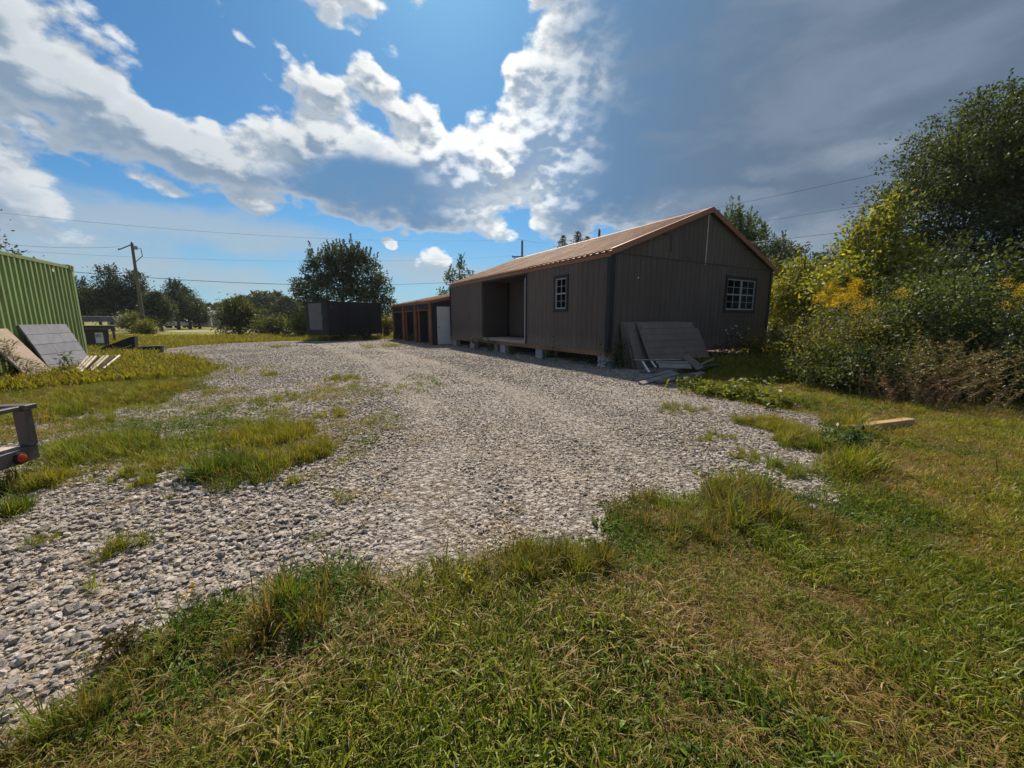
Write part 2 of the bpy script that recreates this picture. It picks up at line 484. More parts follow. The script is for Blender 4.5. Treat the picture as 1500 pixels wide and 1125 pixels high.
# ------------------------------------------------------------------ mesh helpers
class MB:
    def __init__(self):
        self.v, self.f = [], []
    def add(self, vs, fs):
        o = len(self.v)
        self.v += [tuple(x) for x in vs]
        self.f += [tuple(i + o for i in f) for f in fs]
    def box(self, c, s, rot=None, taper=1.0):
        c, hx, hy, hz = Vector(c), s[0] / 2, s[1] / 2, s[2] / 2
        vs = []
        for z in (-1, 1):
            k = taper if z > 0 else 1
            for x, y in ((-1, -1), (1, -1), (1, 1), (-1, 1)):
                p = Vector((x * hx * k, y * hy * k, z * hz))
                if rot is not None:
                    p = rot @ p
                vs.append(c + p)
        self.add(vs, [(3, 2, 1, 0), (4, 5, 6, 7), (0, 1, 5, 4), (1, 2, 6, 5), (2, 3, 7, 6), (3, 0, 4, 7)])
        return self
    def span(self, lo, hi):
        lo, hi = Vector(lo), Vector(hi)
        return self.box((lo + hi) / 2, hi - lo)
    def beam(self, a, b, w, h, up=(0, 0, 1), roll=0.0):
        a, b = Vector(a), Vector(b)
        d = b - a
        q = d.to_track_quat('X', 'Z').to_matrix()
        if roll:
            q = q @ Matrix.Rotation(roll, 3, 'X')
        return self.box((a + b) / 2, (d.length, w, h), q)
    def tube(self, pts, radii, n=7, cap=True):
        pts = [Vector(p) for p in pts]
        if not hasattr(radii, '__len__'):
            radii = [radii] * len(pts)
        vs, fs = [], []
        for i, p in enumerate(pts):
            d = (pts[min(i + 1, len(pts) - 1)] - pts[max(i - 1, 0)]).normalized()
            r = Vector((1, 0, 0)) if abs(d.x) < .9 else Vector((0, 1, 0))
            a = d.cross(r).normalized()
            b = d.cross(a)
            for k in range(n):
                t = 2 * math.pi * k / n
                vs.append(p + (a * math.cos(t) + b * math.sin(t)) * radii[i])
        for i in range(len(pts) - 1):
            for k in range(n):
                k2 = (k + 1) % n
                fs.append((i * n + k, i * n + k2, (i + 1) * n + k2, (i + 1) * n + k))
        if cap:
            fs.append(tuple(range(n))[::-1])
            fs.append(tuple(range((len(pts) - 1) * n, len(pts) * n)))
        self.add(vs, fs)
        return self
    def lathe(self, c, axis, prof, n=20):
        c, ax = Vector(c), Vector(axis).normalized()
        r = Vector((1, 0, 0)) if abs(ax.x) < .9 else Vector((0, 1, 0))
        a = ax.cross(r).normalized()
        b = ax.cross(a)
        vs, fs = [], []
        for (h, rad) in prof:
            for k in range(n):
                t = 2 * math.pi * k / n
                vs.append(c + ax * h + (a * math.cos(t) + b * math.sin(t)) * rad)
        for i in range(len(prof) - 1):
            for k in range(n):
                k2 = (k + 1) % n
                fs.append((i * n + k, i * n + k2, (i + 1) * n + k2, (i + 1) * n + k))
        fs.append(tuple(range(n))[::-1])
        fs.append(tuple(range((len(prof) - 1) * n, len(prof) * n)))
        self.add(vs, fs)
        return self
    def prism(self, poly, vec):
        vec = Vector(vec)
        n = len(poly)
        vs = [Vector(p) for p in poly] + [Vector(p) + vec for p in poly]
        fs = [tuple(range(n))[::-1], tuple(range(n, 2 * n))] + [(i, (i + 1) % n, (i + 1) % n + n, i + n) for i in range(n)]
        self.add(vs, fs)
        return self
    def mesh(self, name, m, smooth=False, bevel=0.0):
        me = bpy.data.meshes.new(name)
        me.from_pydata(self.v, [], self.f)
        bm = bmesh.new()
        bm.from_mesh(me)
        bmesh.ops.recalc_face_normals(bm, faces=bm.faces)
        if bevel:
            bmesh.ops.bevel(bm, geom=[e for e in bm.edges if len(e.link_faces) == 2 and e.calc_face_angle(0) > .6], offset=bevel, segments=1, affect='EDGES')
        bm.to_mesh(me)
        bm.free()
        if smooth:
            me.polygons.foreach_set('use_smooth', [True] * len(me.polygons))
        me.materials.append(m)
        return me
    def build(self, name, m, parent=None, smooth=False, bevel=0.0):
        return link(name, self.mesh(name, m, smooth, bevel), parent)

def link(name, data, parent=None):
    o = bpy.data.objects.new(name, data)
    COL.objects.link(o)
    if parent is not None:
        o.parent = parent
    return o

def tag(o, label, cat, group=None, kind=None):
    if label:
        o['label'] = label
    if cat:
        o['category'] = cat
    if group:
        o['group'] = group
    if kind:
        o['kind'] = kind
    return o

def thing(name, label, cat, loc=(0, 0, 0), rz=0.0, group=None):
    o = link(name, None)
    o.location = loc
    o.rotation_euler = (0, 0, rz)
    return tag(o, label, cat, group)

def copy_tree(o, parent=None):
    c = o.copy()
    COL.objects.link(c)
    if parent is not None:
        c.parent = parent
    for ch in o.children:
        copy_tree(ch, c)
    return c

def np_mesh(name, verts, faces, nper, m, colors=None, attr='tint'):
    """mesh from numpy arrays; faces (n, nper)"""
    me = bpy.data.meshes.new(name)
    me.vertices.add(len(verts))
    me.vertices.foreach_set('co', np.asarray(verts, np.float32).ravel())
    nf = len(faces)
    me.loops.add(nf * nper)
    me.loops.foreach_set('vertex_index', np.asarray(faces, np.int32).ravel())
    me.polygons.add(nf)
    me.polygons.foreach_set('loop_start', np.arange(0, nf * nper, nper, dtype=np.int32))
    me.update(calc_edges=True)
    if colors is not None:
        a = me.attributes.new(attr, 'FLOAT_COLOR', 'POINT')
        a.data.foreach_set('color', np.asarray(colors, np.float32).ravel())
    me.materials.append(m)
    return me

# smooth value noise for scattering
_TAB = np.random.default_rng(3).random((256, 256))

def vnoise(x, y, s, off=0):
    x, y = np.asarray(x) / s + off * 17.3, np.asarray(y) / s + off * 5.7
    xi, yi = np.floor(x).astype(int), np.floor(y).astype(int)
    fx, fy = x - xi, y - yi
    fx, fy = fx * fx * (3 - 2 * fx), fy * fy * (3 - 2 * fy)
    t = lambda a, b: _TAB[a % 256, b % 256]
    return (t(xi, yi) * (1 - fx) + t(xi + 1, yi) * fx) * (1 - fy) + (t(xi, yi + 1) * (1 - fx) + t(xi + 1, yi + 1) * fx) * fy

def fbm(x, y, s, off=0):
    return .55 * vnoise(x, y, s, off) + .3 * vnoise(x, y, s / 2.1, off + 1) + .15 * vnoise(x, y, s / 4.7, off + 2)

# ------------------------------------------------------------------ ground and gravel
def build_ground():
    m = bpy.data.materials.new("soil_and_thatch")
    m.use_nodes = True
    nt = m.node_tree
    T = NT(nt)
    b = nt.nodes['Principled BSDF']
    geo = T.n('ShaderNodeNewGeometry')
    P = geo.outputs['Position']
    n1, n2, n3 = T.noise(P, .35, 6, .6), T.noise(P, 3.0, 6, .65), T.noise(P, 40, 4, .7)
    near = T.mix(T.smooth(n2, .38, .66), (.045, .038, .016), (.17, .115, .05))
    far = T.mix(T.smooth(n1, .35, .62), (.145, .165, .026), (.21, .185, .045))
    far = T.mix(T.smooth(n2, .45, .75), far, (.15, .14, .04))
    dist = T.vmath('LENGTH', P)
    c = T.mix(T.smooth(dist, 9, 22), near, far)
    c = T.mix(1.0, c, T.mix(n3, (.5, .5, .5), (1.4, 1.4, 1.4)), 'MULTIPLY')
    T.set(b.inputs['Base Color'], c)
    b.inputs['Roughness'].default_value = .95
    b.inputs['Specular IOR Level'].default_value = .1
    bn = T.n('ShaderNodeBump')
    bn.inputs['Strength'].default_value = .6
    bn.inputs['Distance'].default_value = .03
    T.set(bn.inputs['Height'], n3)
    T.set(b.inputs['Normal'], bn.outputs[0])
    s = 2500
    me = bpy.data.meshes.new('ground')
    me.from_pydata([(-s, -s, 0), (s, -s, 0), (s, s, 0), (-s, s, 0)], [], [(0, 1, 2, 3)])
    me.materials.append(m)
    tag(link('ground', me), None, None, kind='structure')

build_ground()

GRAVEL_PX = [(0, 1100), (70, 1060), (140, 1000), (210, 945), (290, 915), (380, 885), (440, 858), (500, 842), (560, 845), (620, 852), (675, 850), (690, 828),
             (720, 806), (780, 793), (850, 798), (905, 780), (885, 745), (930, 722), (1000, 742), (1060, 705), (1110, 702), (1160, 725), (1225, 735), (1215, 700),
             (1240, 660), (1225, 622), (1160, 603), (1090, 590), (1020, 577), (990, 560)]
GR = [gp(*p).to_2d() for p in GRAVEL_PX]
GR += [Vector(p) for p in ((4.6, 10.4), (9.0, 13.4), (9.5, 19.0), (3.5, 29.0), (-5.0, 29.5))]
GR += [gp(*p).to_2d() for p in [(560, 497), (520, 499), (460, 499.5), (400, 500), (330, 503), (260, 508), (215, 514), (200, 520), (255, 526), (300, 540), (300, 562), (240, 590), (150, 602), (60, 618), (0, 630), (-300, 650)]]
GR += [Vector((-6.0, .3)), Vector((-2.2, .2))]

def subdivide_outline(pts, step=.18, amp=.10):
    out = []
    n = len(pts)
    for i in range(n):
        a, b = pts[i], pts[(i + 1) % n]
        k = max(1, int((b - a).length / step))
        for j in range(k):
            p = a.lerp(b, j / k)
            s = min(3.0, .4 + .12 * p.length)
            out.append((p.x + s * amp * (float(vnoise(p.x, p.y, .35, 4)) - .5) * 2, p.y + s * amp * (float(vnoise(p.x, p.y, .35, 9)) - .5) * 2))
    return out

OUTLINE = subdivide_outline(GR)
OL = np.array(OUTLINE)

def in_gravel(x, y):
    inside = np.zeros(len(x), bool)
    x1, y1 = OL[:, 0], OL[:, 1]
    x2, y2 = np.roll(x1, -1), np.roll(y1, -1)
    for i in range(len(OL)):
        if y1[i] == y2[i]:
            continue
        c = ((y1[i] > y) != (y2[i] > y)) & (x < (x2[i] - x1[i]) * (y - y1[i]) / (y2[i] - y1[i]) + x1[i])
        inside ^= c
    return inside

def gravel_mat():
    m = bpy.data.materials.new("gravel_bed")
    m.use_nodes = True
    nt = m.node_tree
    T = NT(nt)
    b = nt.nodes['Principled BSDF']
    P = T.n('ShaderNodeNewGeometry').outputs['Position']
    v1 = T.n('ShaderNodeTexVoronoi')
    T.set(v1.inputs['Vector'], P); v1.inputs['Scale'].default_value = 26
    v2 = T.n('ShaderNodeTexVoronoi')
    T.set(v2.inputs['Vector'], P); v2.inputs['Scale'].default_value = 60
    h1 = T.n('ShaderNodeSeparateColor'); T.set(h1.inputs[0], v1.outputs['Color'])
    h2 = T.n('ShaderNodeSeparateColor'); T.set(h2.inputs[0], v2.outputs['Color'])
    big = T.noise(P, .5, 5, .6)
    c = T.mix(h1.outputs[0], (.16, .142, .128), (.42, .375, .335))
    c = T.mix(T.math('MULTIPLY', h2.outputs[0], .6), c, (.30, .28, .27))
    c = T.mix(T.smooth(v1.outputs['Distance'], .45, .75), c, (.13, .112, .095))
    c = T.mix(T.math('MULTIPLY', T.smooth(big, .5, .68), .65), c, (.30, .25, .20))
    T.set(b.inputs['Base Color'], c)
    b.inputs['Roughness'].default_value = .9
    b.inputs['Specular IOR Level'].default_value = .15
    bn = T.n('ShaderNodeBump')
    bn.inputs['Strength'].default_value = .9
    bn.inputs['Distance'].default_value = .03
    T.set(bn.inputs['Height'], T.math('ADD', T.math('MULTIPLY', v1.outputs['Distance'], -1.0), T.math('MULTIPLY', v2.outputs['Distance'], -.5)))
    T.set(b.inputs['Normal'], bn.outputs[0])
    return m

me = bpy.data.meshes.new('gravel_yard')
me.from_pydata([(x, y, .006) for x, y in OUTLINE], [], [tuple(range(len(OUTLINE)))])
bm = bmesh.new(); bm.from_mesh(me)
bmesh.ops.recalc_face_normals(bm, faces=bm.faces)
for f in bm.faces:
    if f.normal.z < 0:
        f.normal_flip()
bmesh.ops.triangulate(bm, faces=bm.faces)
bm.to_mesh(me); bm.free()
me.materials.append(gravel_mat())
YARD = tag(link('gravel_yard', me), None, None, kind='structure')

# distant road, its drive and the field beyond
def strip(name, pts, w, z, m):
    vs, fs = [], []
    for i, p in enumerate(pts):
        a, b = Vector(pts[max(0, i - 1)]), Vector(pts[min(len(pts) - 1, i + 1)])
        d = (b - a).normalized()
        n_ = Vector((-d.y, d.x))
        for s in (-1, 1):
            q = Vector(p) + n_ * s * w / 2
            vs.append((q.x, q.y, z))
    for i in range(len(pts) - 1):
        fs.append((2 * i, 2 * i + 1, 2 * i + 3, 2 * i + 2))
    me_ = bpy.data.meshes.new(name)
    me_.from_pydata(vs, [], fs)
    me_.materials.append(m)
    return tag(link(name, me_), None, None, kind='structure')

strip('road', [(-120, 41), (-60, 42), (-42, 42.5), (-33, 43), (-20, 46), (10, 54), (60, 68)], 3.4, .012, M_ASPHALT)

# ------------------------------------------------------------------ geometry-node scatter
def scatter(name, parent, pts, rot, scl, var, tint, sources, kind='stuff'):
    me_ = bpy.data.meshes.new(name)
    n = len(pts)
    me_.vertices.add(n)
    me_.vertices.foreach_set('co', np.asarray(pts, np.float32).ravel())
    def attr(nm, t, d, key):
        a = me_.attributes.new(nm, t, 'POINT')
        a.data.foreach_set(key, np.asarray(d).ravel())
    attr('rot', 'FLOAT_VECTOR', np.asarray(rot, np.float32), 'vector')
    attr('scl', 'FLOAT_VECTOR', np.asarray(scl, np.float32), 'vector')
    attr('var', 'INT', np.asarray(var, np.int32), 'value')
    attr('tint', 'FLOAT_COLOR', np.asarray(tint, np.float32), 'color')
    o = link(name, me_, parent)
    o['kind'] = kind
    gt = bpy.data.node_groups.new(name + "_scatter", 'GeometryNodeTree')
    gt.interface.new_socket("Geometry", in_out='INPUT', socket_type='NodeSocketGeometry')
    gt.interface.new_socket("Geometry", in_out='OUTPUT', socket_type='NodeSocketGeometry')
    N, L = gt.nodes.new, gt.links.new
    gi, go, j = N('NodeGroupInput'), N('NodeGroupOutput'), N('GeometryNodeJoinGeometry')
    def na(nm, t):
        q = N('GeometryNodeInputNamedAttribute')
        q.data_type = t
        q.inputs['Name'].default_value = nm
        return q.outputs['Attribute']
    r, s, vv = na('rot', 'FLOAT_VECTOR'), na('scl', 'FLOAT_VECTOR'), na('var', 'INT')
    e2r = N('FunctionNodeEulerToRotation')
    L(r, e2r.inputs[0])
    for k, src in enumerate(sources):
        cmp_ = N('FunctionNodeCompare')
        cmp_.data_type = 'INT'
        cmp_.operation = 'EQUAL'
        ins = [i for i in cmp_.inputs if i.type == 'INT']
        L(vv, ins[0])
        ins[1].default_value = k
        oi = N('GeometryNodeObjectInfo')
        oi.inputs['Object'].default_value = src
        oi.inputs['As Instance'].default_value = True
        ip = N('GeometryNodeInstanceOnPoints')
        L(gi.outputs[0], ip.inputs['Points'])
        L(cmp_.outputs[0], ip.inputs['Selection'])
        L(oi.outputs['Geometry'], ip.inputs['Instance'])
        L(e2r.outputs[0], ip.inputs['Rotation'])
        L(s, ip.inputs['Scale'])
        L(ip.outputs[0], j.inputs[0])
    L(j.outputs[0], go.inputs[0])
    md = o.modifiers.new('scatter', 'NODES')
    md.node_group = gt
    return o

def source(name, data):
    return bpy.data.objects.new(name, data)       # only a mesh to instance, not an object of the scene

# ---- stones
def stone_mesh(name, seed, m):
    r = np.random.default_rng(seed)
    p = r.normal(size=(17, 3))
    p /= np.linalg.norm(p, axis=1)[:, None]
    p *= r.uniform(.72, 1.0, (17, 1))
    p *= np.array([.5, .36 + .1 * r.random(), .2 + .12 * r.random()])
    bm_ = bmesh.new()
    for q in p:
        bm_.verts.new(q)
    ret = bmesh.ops.convex_hull(bm_, input=bm_.verts)
    loose = [v for v in bm_.verts if not v.link_faces]
    bmesh.ops.delete(bm_, geom=loose, context='VERTS')
    me_ = bpy.data.meshes.new(name)
    bm_.to_mesh(me_)
    bm_.free()
    me_.materials.append(m)
    return me_

M_STONE_I, M_STONE = stone_mat(True), stone_mat(False)
STONES = [stone_mesh('stone_shape', 50 + i, M_STONE_I) for i in range(10)]
STONE_OBJ = [stone_mesh('stone', 50 + i, M_STONE) for i in range(10)]

def gen_points(x0, x1, y0, y1, dens):
    n = int((x1 - x0) * (y1 - y0) * dens)
    return NP.uniform(x0, x1, n), NP.uniform(y0, y1, n)

def in_view(x, y, margin=.42):
    dep = y * CP + CAMH * SP
    u = x / np.maximum(dep, .05)
    v = (y * SP - CAMH * CP) / np.maximum(dep, .05)
    return (dep > .2) & (np.abs(u) < 1.33 + margin) & (v > -1.0 - margin * 1.5)

# grass islands on the gravel (px, py, half width px, half depth px, height m, strength)
PATCH = [(360, 694, 70, 26, .15, .8), (150, 660, 60, 20, .14, .8), (455, 668, 32, 12, .14, .9), (400, 640, 60, 18, .14, .9), (208, 713, 24, 8, .1, .9), (240, 734, 14, 6, .08, .8),
         (508, 730, 20, 8, .1, .7), (180, 808, 34, 10, .10, .8), (50, 800, 30, 8, .08, .6), (145, 868, 20, 8, .08, .6), (60, 712, 45, 10, .14, .9), (15, 752, 22, 12, .14, 1.0),
         (500, 556, 30, 5, .10, .8), (395, 551, 18, 4, .10, .7), (420, 585, 20, 5, .10, .6), (490, 608, 28, 7, .10, .7), (455, 590, 18, 5, .08, .5), (620, 574, 12, 3, .06, .4),
         (470, 790, 30, 10, .06, .35), (470, 810, 26, 8, .06, .3), (1000, 602, 40, 8, .10, .9), (1130, 625, 55, 10, .12, .8), (1180, 650, 50, 14, .14, .9), (1060, 640, 30, 6, .06, .4),
         (1030, 645, 20, 5, .08, .7), (1090, 670, 40, 10, .08, .6), (1150, 690, 40, 14, .10, .7), (1010, 690, 40, 8, .05, .3), (405, 508, 10, 2, .14, .8), (540, 510, 12, 2, .12, .7), (575, 508, 8, 2, .12, .6),
         (780, 545, 30, 4, .06, .25), (310, 700, 30, 10, .2, .8), (420, 712, 20, 8, .12, .8), (845, 548, 14, 3, .08, .4), (230, 690, 60, 8, .12, .6), (530, 775, 20, 7, .05, .3)]
STRAWY = [(1080, 960, 150, 45, 1.0), (1240, 890, 100, 30, 1.0), (1110, 845, 60, 26, .9), (1290, 1040, 120, 40, .9), (1030, 1070, 80, 40, .9), (1130, 1000, 120, 40, .9), (1360, 690, 110, 18, .9), (1300, 720, 70, 16, .7), (820, 900, 70, 22, .6), (640, 960, 90, 26, .6), (250, 1090, 120, 30, .7), (880, 1010, 60, 24, .6)]
BARE = [(170, 632, 70, 10, 1.0), (215, 615, 40, 7, .9), (30, 625, 30, 8, .6), (290, 600, 30, 8, .5), (1320, 660, 30, 12, .7), (1350, 645, 20, 6, .5), (330, 575, 30, 6, .5), (40, 690, 40, 8, .7), (1300, 640, 40, 8, .5)]

def patch_field(x, y, specs):
    f = np.zeros(len(x)); hh = np.zeros(len(x))
    dep = y * CP + CAMH * SP
    for s in specs:
        c = gp(s[0], s[1])
        l = gp(s[0] - s[2], s[1]); n_ = gp(s[0], s[1] + s[3]); fa = gp(s[0], s[1] - s[3])
        rx, ry = (c - l).length, max((fa - n_).length / 2, .06)
        # along the view ray and across it
        d = c.to_2d().normalized()
        dx, dy = x - c.x, y - c.y
        a, b = dx * d.x + dy * d.y, dx * d.y - dy * d.x
        q = 1 - np.sqrt((a / ry) ** 2 + (b / rx) ** 2)
        q = np.clip(q * 1.8, 0, 1) * s[-1]
        if len(s) == 6:
            hh = np.where(q > f, s[4], hh)
        f = np.maximum(f, q)
    return (f, hh) if len(specs[0]) == 6 else f

SHED0, SHED_A = Vector((2.38, 9.61, 0)), R(30.4)
SHED_L, SHED_W = 10.5, 7.3
def in_shed(x, y, m=0.0):
    dx, dy = x - SHED0.x, y - SHED0.y
    ca, sa = math.cos(SHED_A), math.sin(SHED_A)
    lx, ly = dx * ca + dy * sa, -dx * sa + dy * ca
    return (lx > -m) & (lx < SHED_W + m) & (ly > -m) & (ly < SHED_L + m)

DRIVE = np.array([gp(*p).to_2d() for p in ((900, 900), (850, 740), (760, 640), (690, 580), (600, 535), (500, 505), (420, 497))])
def track(x, y):
    """1 on the packed wheel tracks of the drive, 0 off them"""
    best = np.full(len(x), 1e9)
    for a, b in zip(DRIVE[:-1], DRIVE[1:]):
        d = b - a
        t = np.clip(((x - a[0]) * d[0] + (y - a[1]) * d[1]) / (d @ d), 0, 1)
        best = np.minimum(best, np.hypot(x - a[0] - t * d[0], y - a[1] - t * d[1]))
    best = best + .5 * (fbm(x, y, 1.0, 60) - .5)
    w = np.maximum(np.exp(-((best - .78) / .30) ** 2), .55 * np.exp(-(best / .9) ** 2))
    return np.clip(w, 0, 1)

def build_gravel():
    P, S, V, RT, TI = [], [], [], [], []
    for (x0, x1, y0, y1, dens, smin, smax) in ((-5, 3.4, .3, 3.6, 860, .016, .050), (-7, 5.5, 3.6, 6.5, 700, .020, .052), (-12, 6, 6.5, 10.5, 430, .024, .054), (-14, 9, 10.5, 17, 240, .028, .058), (-26, 2, 17, 31, 60, .035, .085),
                                               (-5, 4.5, .3, 5.0, 1700, .007, .022)):
        x, y = gen_points(x0, x1, y0, y1, dens)
        k = in_gravel(x + NP.normal(0, .07, len(x)), y + NP.normal(0, .07, len(x)))
        k &= in_view(x, y)
        # finer, dustier, packed wheel tracks along the drive
        tr = track(x, y)
        rough = fbm(x, y, 1.3, 6)
        k &= NP.random(len(x)) < np.clip(1.25 - .35 * tr - .5 * rough, .35, 1.0)
        x, y, tr, rough = x[k], y[k], tr[k], rough[k]
        n = len(x)
        s = smin + (smax - smin) * NP.beta(1.25, 3.4, n)
        s *= np.clip((1.75 - 1.3 * rough) * (1 - .42 * tr), .42, 1.4) * np.where((x < 0) & (y < 3.2), 1.18, 1.0)
        P.append(np.stack([x, y, .006 + s * NP.uniform(.02, .28, n) * (1 - .5 * tr)], 1))
        S.append(np.stack([s * NP.uniform(.9, 1.4, n), s * NP.uniform(.8, 1.2, n), s * NP.uniform(.8, 1.3, n)], 1))
        RT.append(np.stack([NP.normal(0, .27, n), NP.normal(0, .27, n), NP.uniform(0, 6.28, n)], 1))
        V.append(NP.integers(0, 10, n))
        g_ = np.clip(NP.normal(.325, .092, n) * (1 - .10 * tr) * (.85 if smax < .03 else 1) * np.where(y < 3.4, 1.14, 1.0), .10, .66)  # nearest stones coloured lighter to offset the shade on their near sides
        w_ = np.clip(NP.random(n) * .9 + 1.0 * tr * NP.random(n) + (.6 if smax < .03 else 0), 0, 1.7)
        t = np.stack([g_ * (1.06 + .10 * w_), g_ * (.985 + .01 * w_), g_ * (.955 - .16 * w_), np.ones(n)], 1)
        TI.append(t)
    P, S, RT, V, TI = (np.concatenate(q) for q in (P, S, RT, V, TI))
    # the stones that show largest stand as pieces of their own
    big = S[:, 0] / (P[:, 1] * CP + CAMH * SP)
    idx = np.argsort(-big)[:290]
    for i in idx:
        o = link('stone', STONE_OBJ[int(V[i])], YARD)
        o.location = P[i]
        o.rotation_euler = RT[i]
        o.scale = S[i]
    keep = np.ones(len(P), bool)
    keep[idx] = False
    o = scatter('gravel', None, P[keep], RT[keep], S[keep], V[keep], TI[keep], [source('stone_source', m_) for m_ in STONES])
    tag(o, 'loose pale grey crushed limestone covering the yard', 'gravel')
    print('stones', len(P))

build_gravel()

# ---- grass
M_GRASS = grass_mat()

def tuft(name, n, h, spread, width, lean, seed, curl=.5, flat=0.0, dead=0.15, broad=False):
    r = np.random.default_rng(seed)
    V, F, C = [], [], []
    for i in range(n):
        a = r.uniform(0, 6.28)
        rad = spread * math.sqrt(r.random())
        b = np.array([rad * math.cos(a), rad * math.sin(a), -.005])
        la = r.uniform(0, 6.28) if r.random() < .5 else a + r.normal(0, .5)
        hh = h * r.uniform(.45, 1.1)
        ln = lean * r.uniform(.3, 1.4) + flat
        d = np.array([math.cos(la), math.sin(la), 0])
        side = np.array([-d[1], d[0], 0])
        up = np.array([0, 0, 1.0])
        w = width * r.uniform(.6, 1.3)
        c1, c2 = math.cos(min(ln * .5, 1.5)), math.sin(min(ln * .5, 1.5))
        p1 = b + (up * c1 + d * c2) * hh * .4
        e1, e2 = math.cos(min(ln * (1 + curl), 1.75)), math.sin(min(ln * (1 + curl), 1.75))
        p2 = p1 + (up * e1 + d * e2) * hh * .35
        g1, g2 = math.cos(min(ln * (1 + 2 * curl), 2.0)), math.sin(min(ln * (1 + 2 * curl), 2.0))
        p3 = p2 + (up * g1 + d * g2) * hh * .3
        k = len(V)
        wm = w * (2.2 if broad else .95)
        V += [b - side * w * .5, b + side * w * .5, p1 - side * wm * .5, p1 + side * wm * .5, p2 - side * wm * .4, p2 + side * wm * .4, p3]
        F += [(k, k + 1, k + 3), (k, k + 3, k + 2), (k + 2, k + 3, k + 5), (k + 2, k + 5, k + 4), (k + 4, k + 5, k + 6)]
        dd = r.uniform(.85, 1) if r.random() < dead else r.uniform(0, .7)
        C += [(dd, r.random(), 0, 1)] * 7
    for q in V:
        q[2] = max(q[2], -.01)
    return source(name, np_mesh(name, np.array(V), np.array(F), 3, M_GRASS, np.array(C), 'blade'))

TUFTS = [
    tuft('t0', 40, .058, .07, .0033, .55, 1, dead=.06), tuft('t1', 40, .062, .08, .0034, .8, 2, dead=.14), tuft('t2', 32, .085, .07, .0036, .9, 3, curl=.6, dead=.12),
    tuft('t3', 46, .26, .06, .006, .45, 4, curl=.55, dead=.15), tuft('t4', 46, .24, .08, .006, .6, 5, curl=.7, dead=.35),
    tuft('t5', 32, .078, .09, .0023, 1.2, 6, flat=.6, dead=1.0), tuft('t6', 22, .034, .055, .0062, .8, 7, broad=True, dead=.02),
    tuft('t7', 7, .38, .05, .003, .25, 8, curl=.3, dead=.7), tuft('t8', 60, .13, .30, .012, .6, 9, dead=.25), tuft('t9', 80, .085, .35, .014, .7, 10, dead=.15)]

GREEN, OLIVE, STRAW, LUSH = np.array([.150, .192, .021]), np.array([.225, .215, .025]), np.array([.27, .175, .065]), np.array([.085, .140, .016])

# taller growth (px, py, rx px, ry px, height, strength)
TALL = [(430, 905, 120, 40, .17, .45), (520, 870, 50, 26, .17, .45), (300, 960, 110, 34, .15, .35), (150, 1050, 120, 40, .14, .35), (40, 1110, 90, 30, .14, .35),
        (1090, 745, 70, 40, .17, .8), (1010, 780, 90, 30, .12, .6), (930, 745, 50, 28, .11, .6), (1180, 770, 60, 25, .13, .7), (760, 830, 90, 30, .12, 1.0), (860, 830, 60, 25, .13, .8),
        (90, 600, 60, 20, .16, .8), (180, 582, 110, 18, .15, .8), (260, 548, 60, 10, .16, .8), (150, 612, 40, 12, .14, .7), (240, 650, 70, 12, .10, .5),
        (1235, 680, 40, 24, .2, .9), (1230, 630, 40, 16, .2, .8), (1060, 575, 60, 8, .18, 1.0), (1180, 590, 60, 8, .12, .7), (1100, 545, 100, 12, .16, .7)]

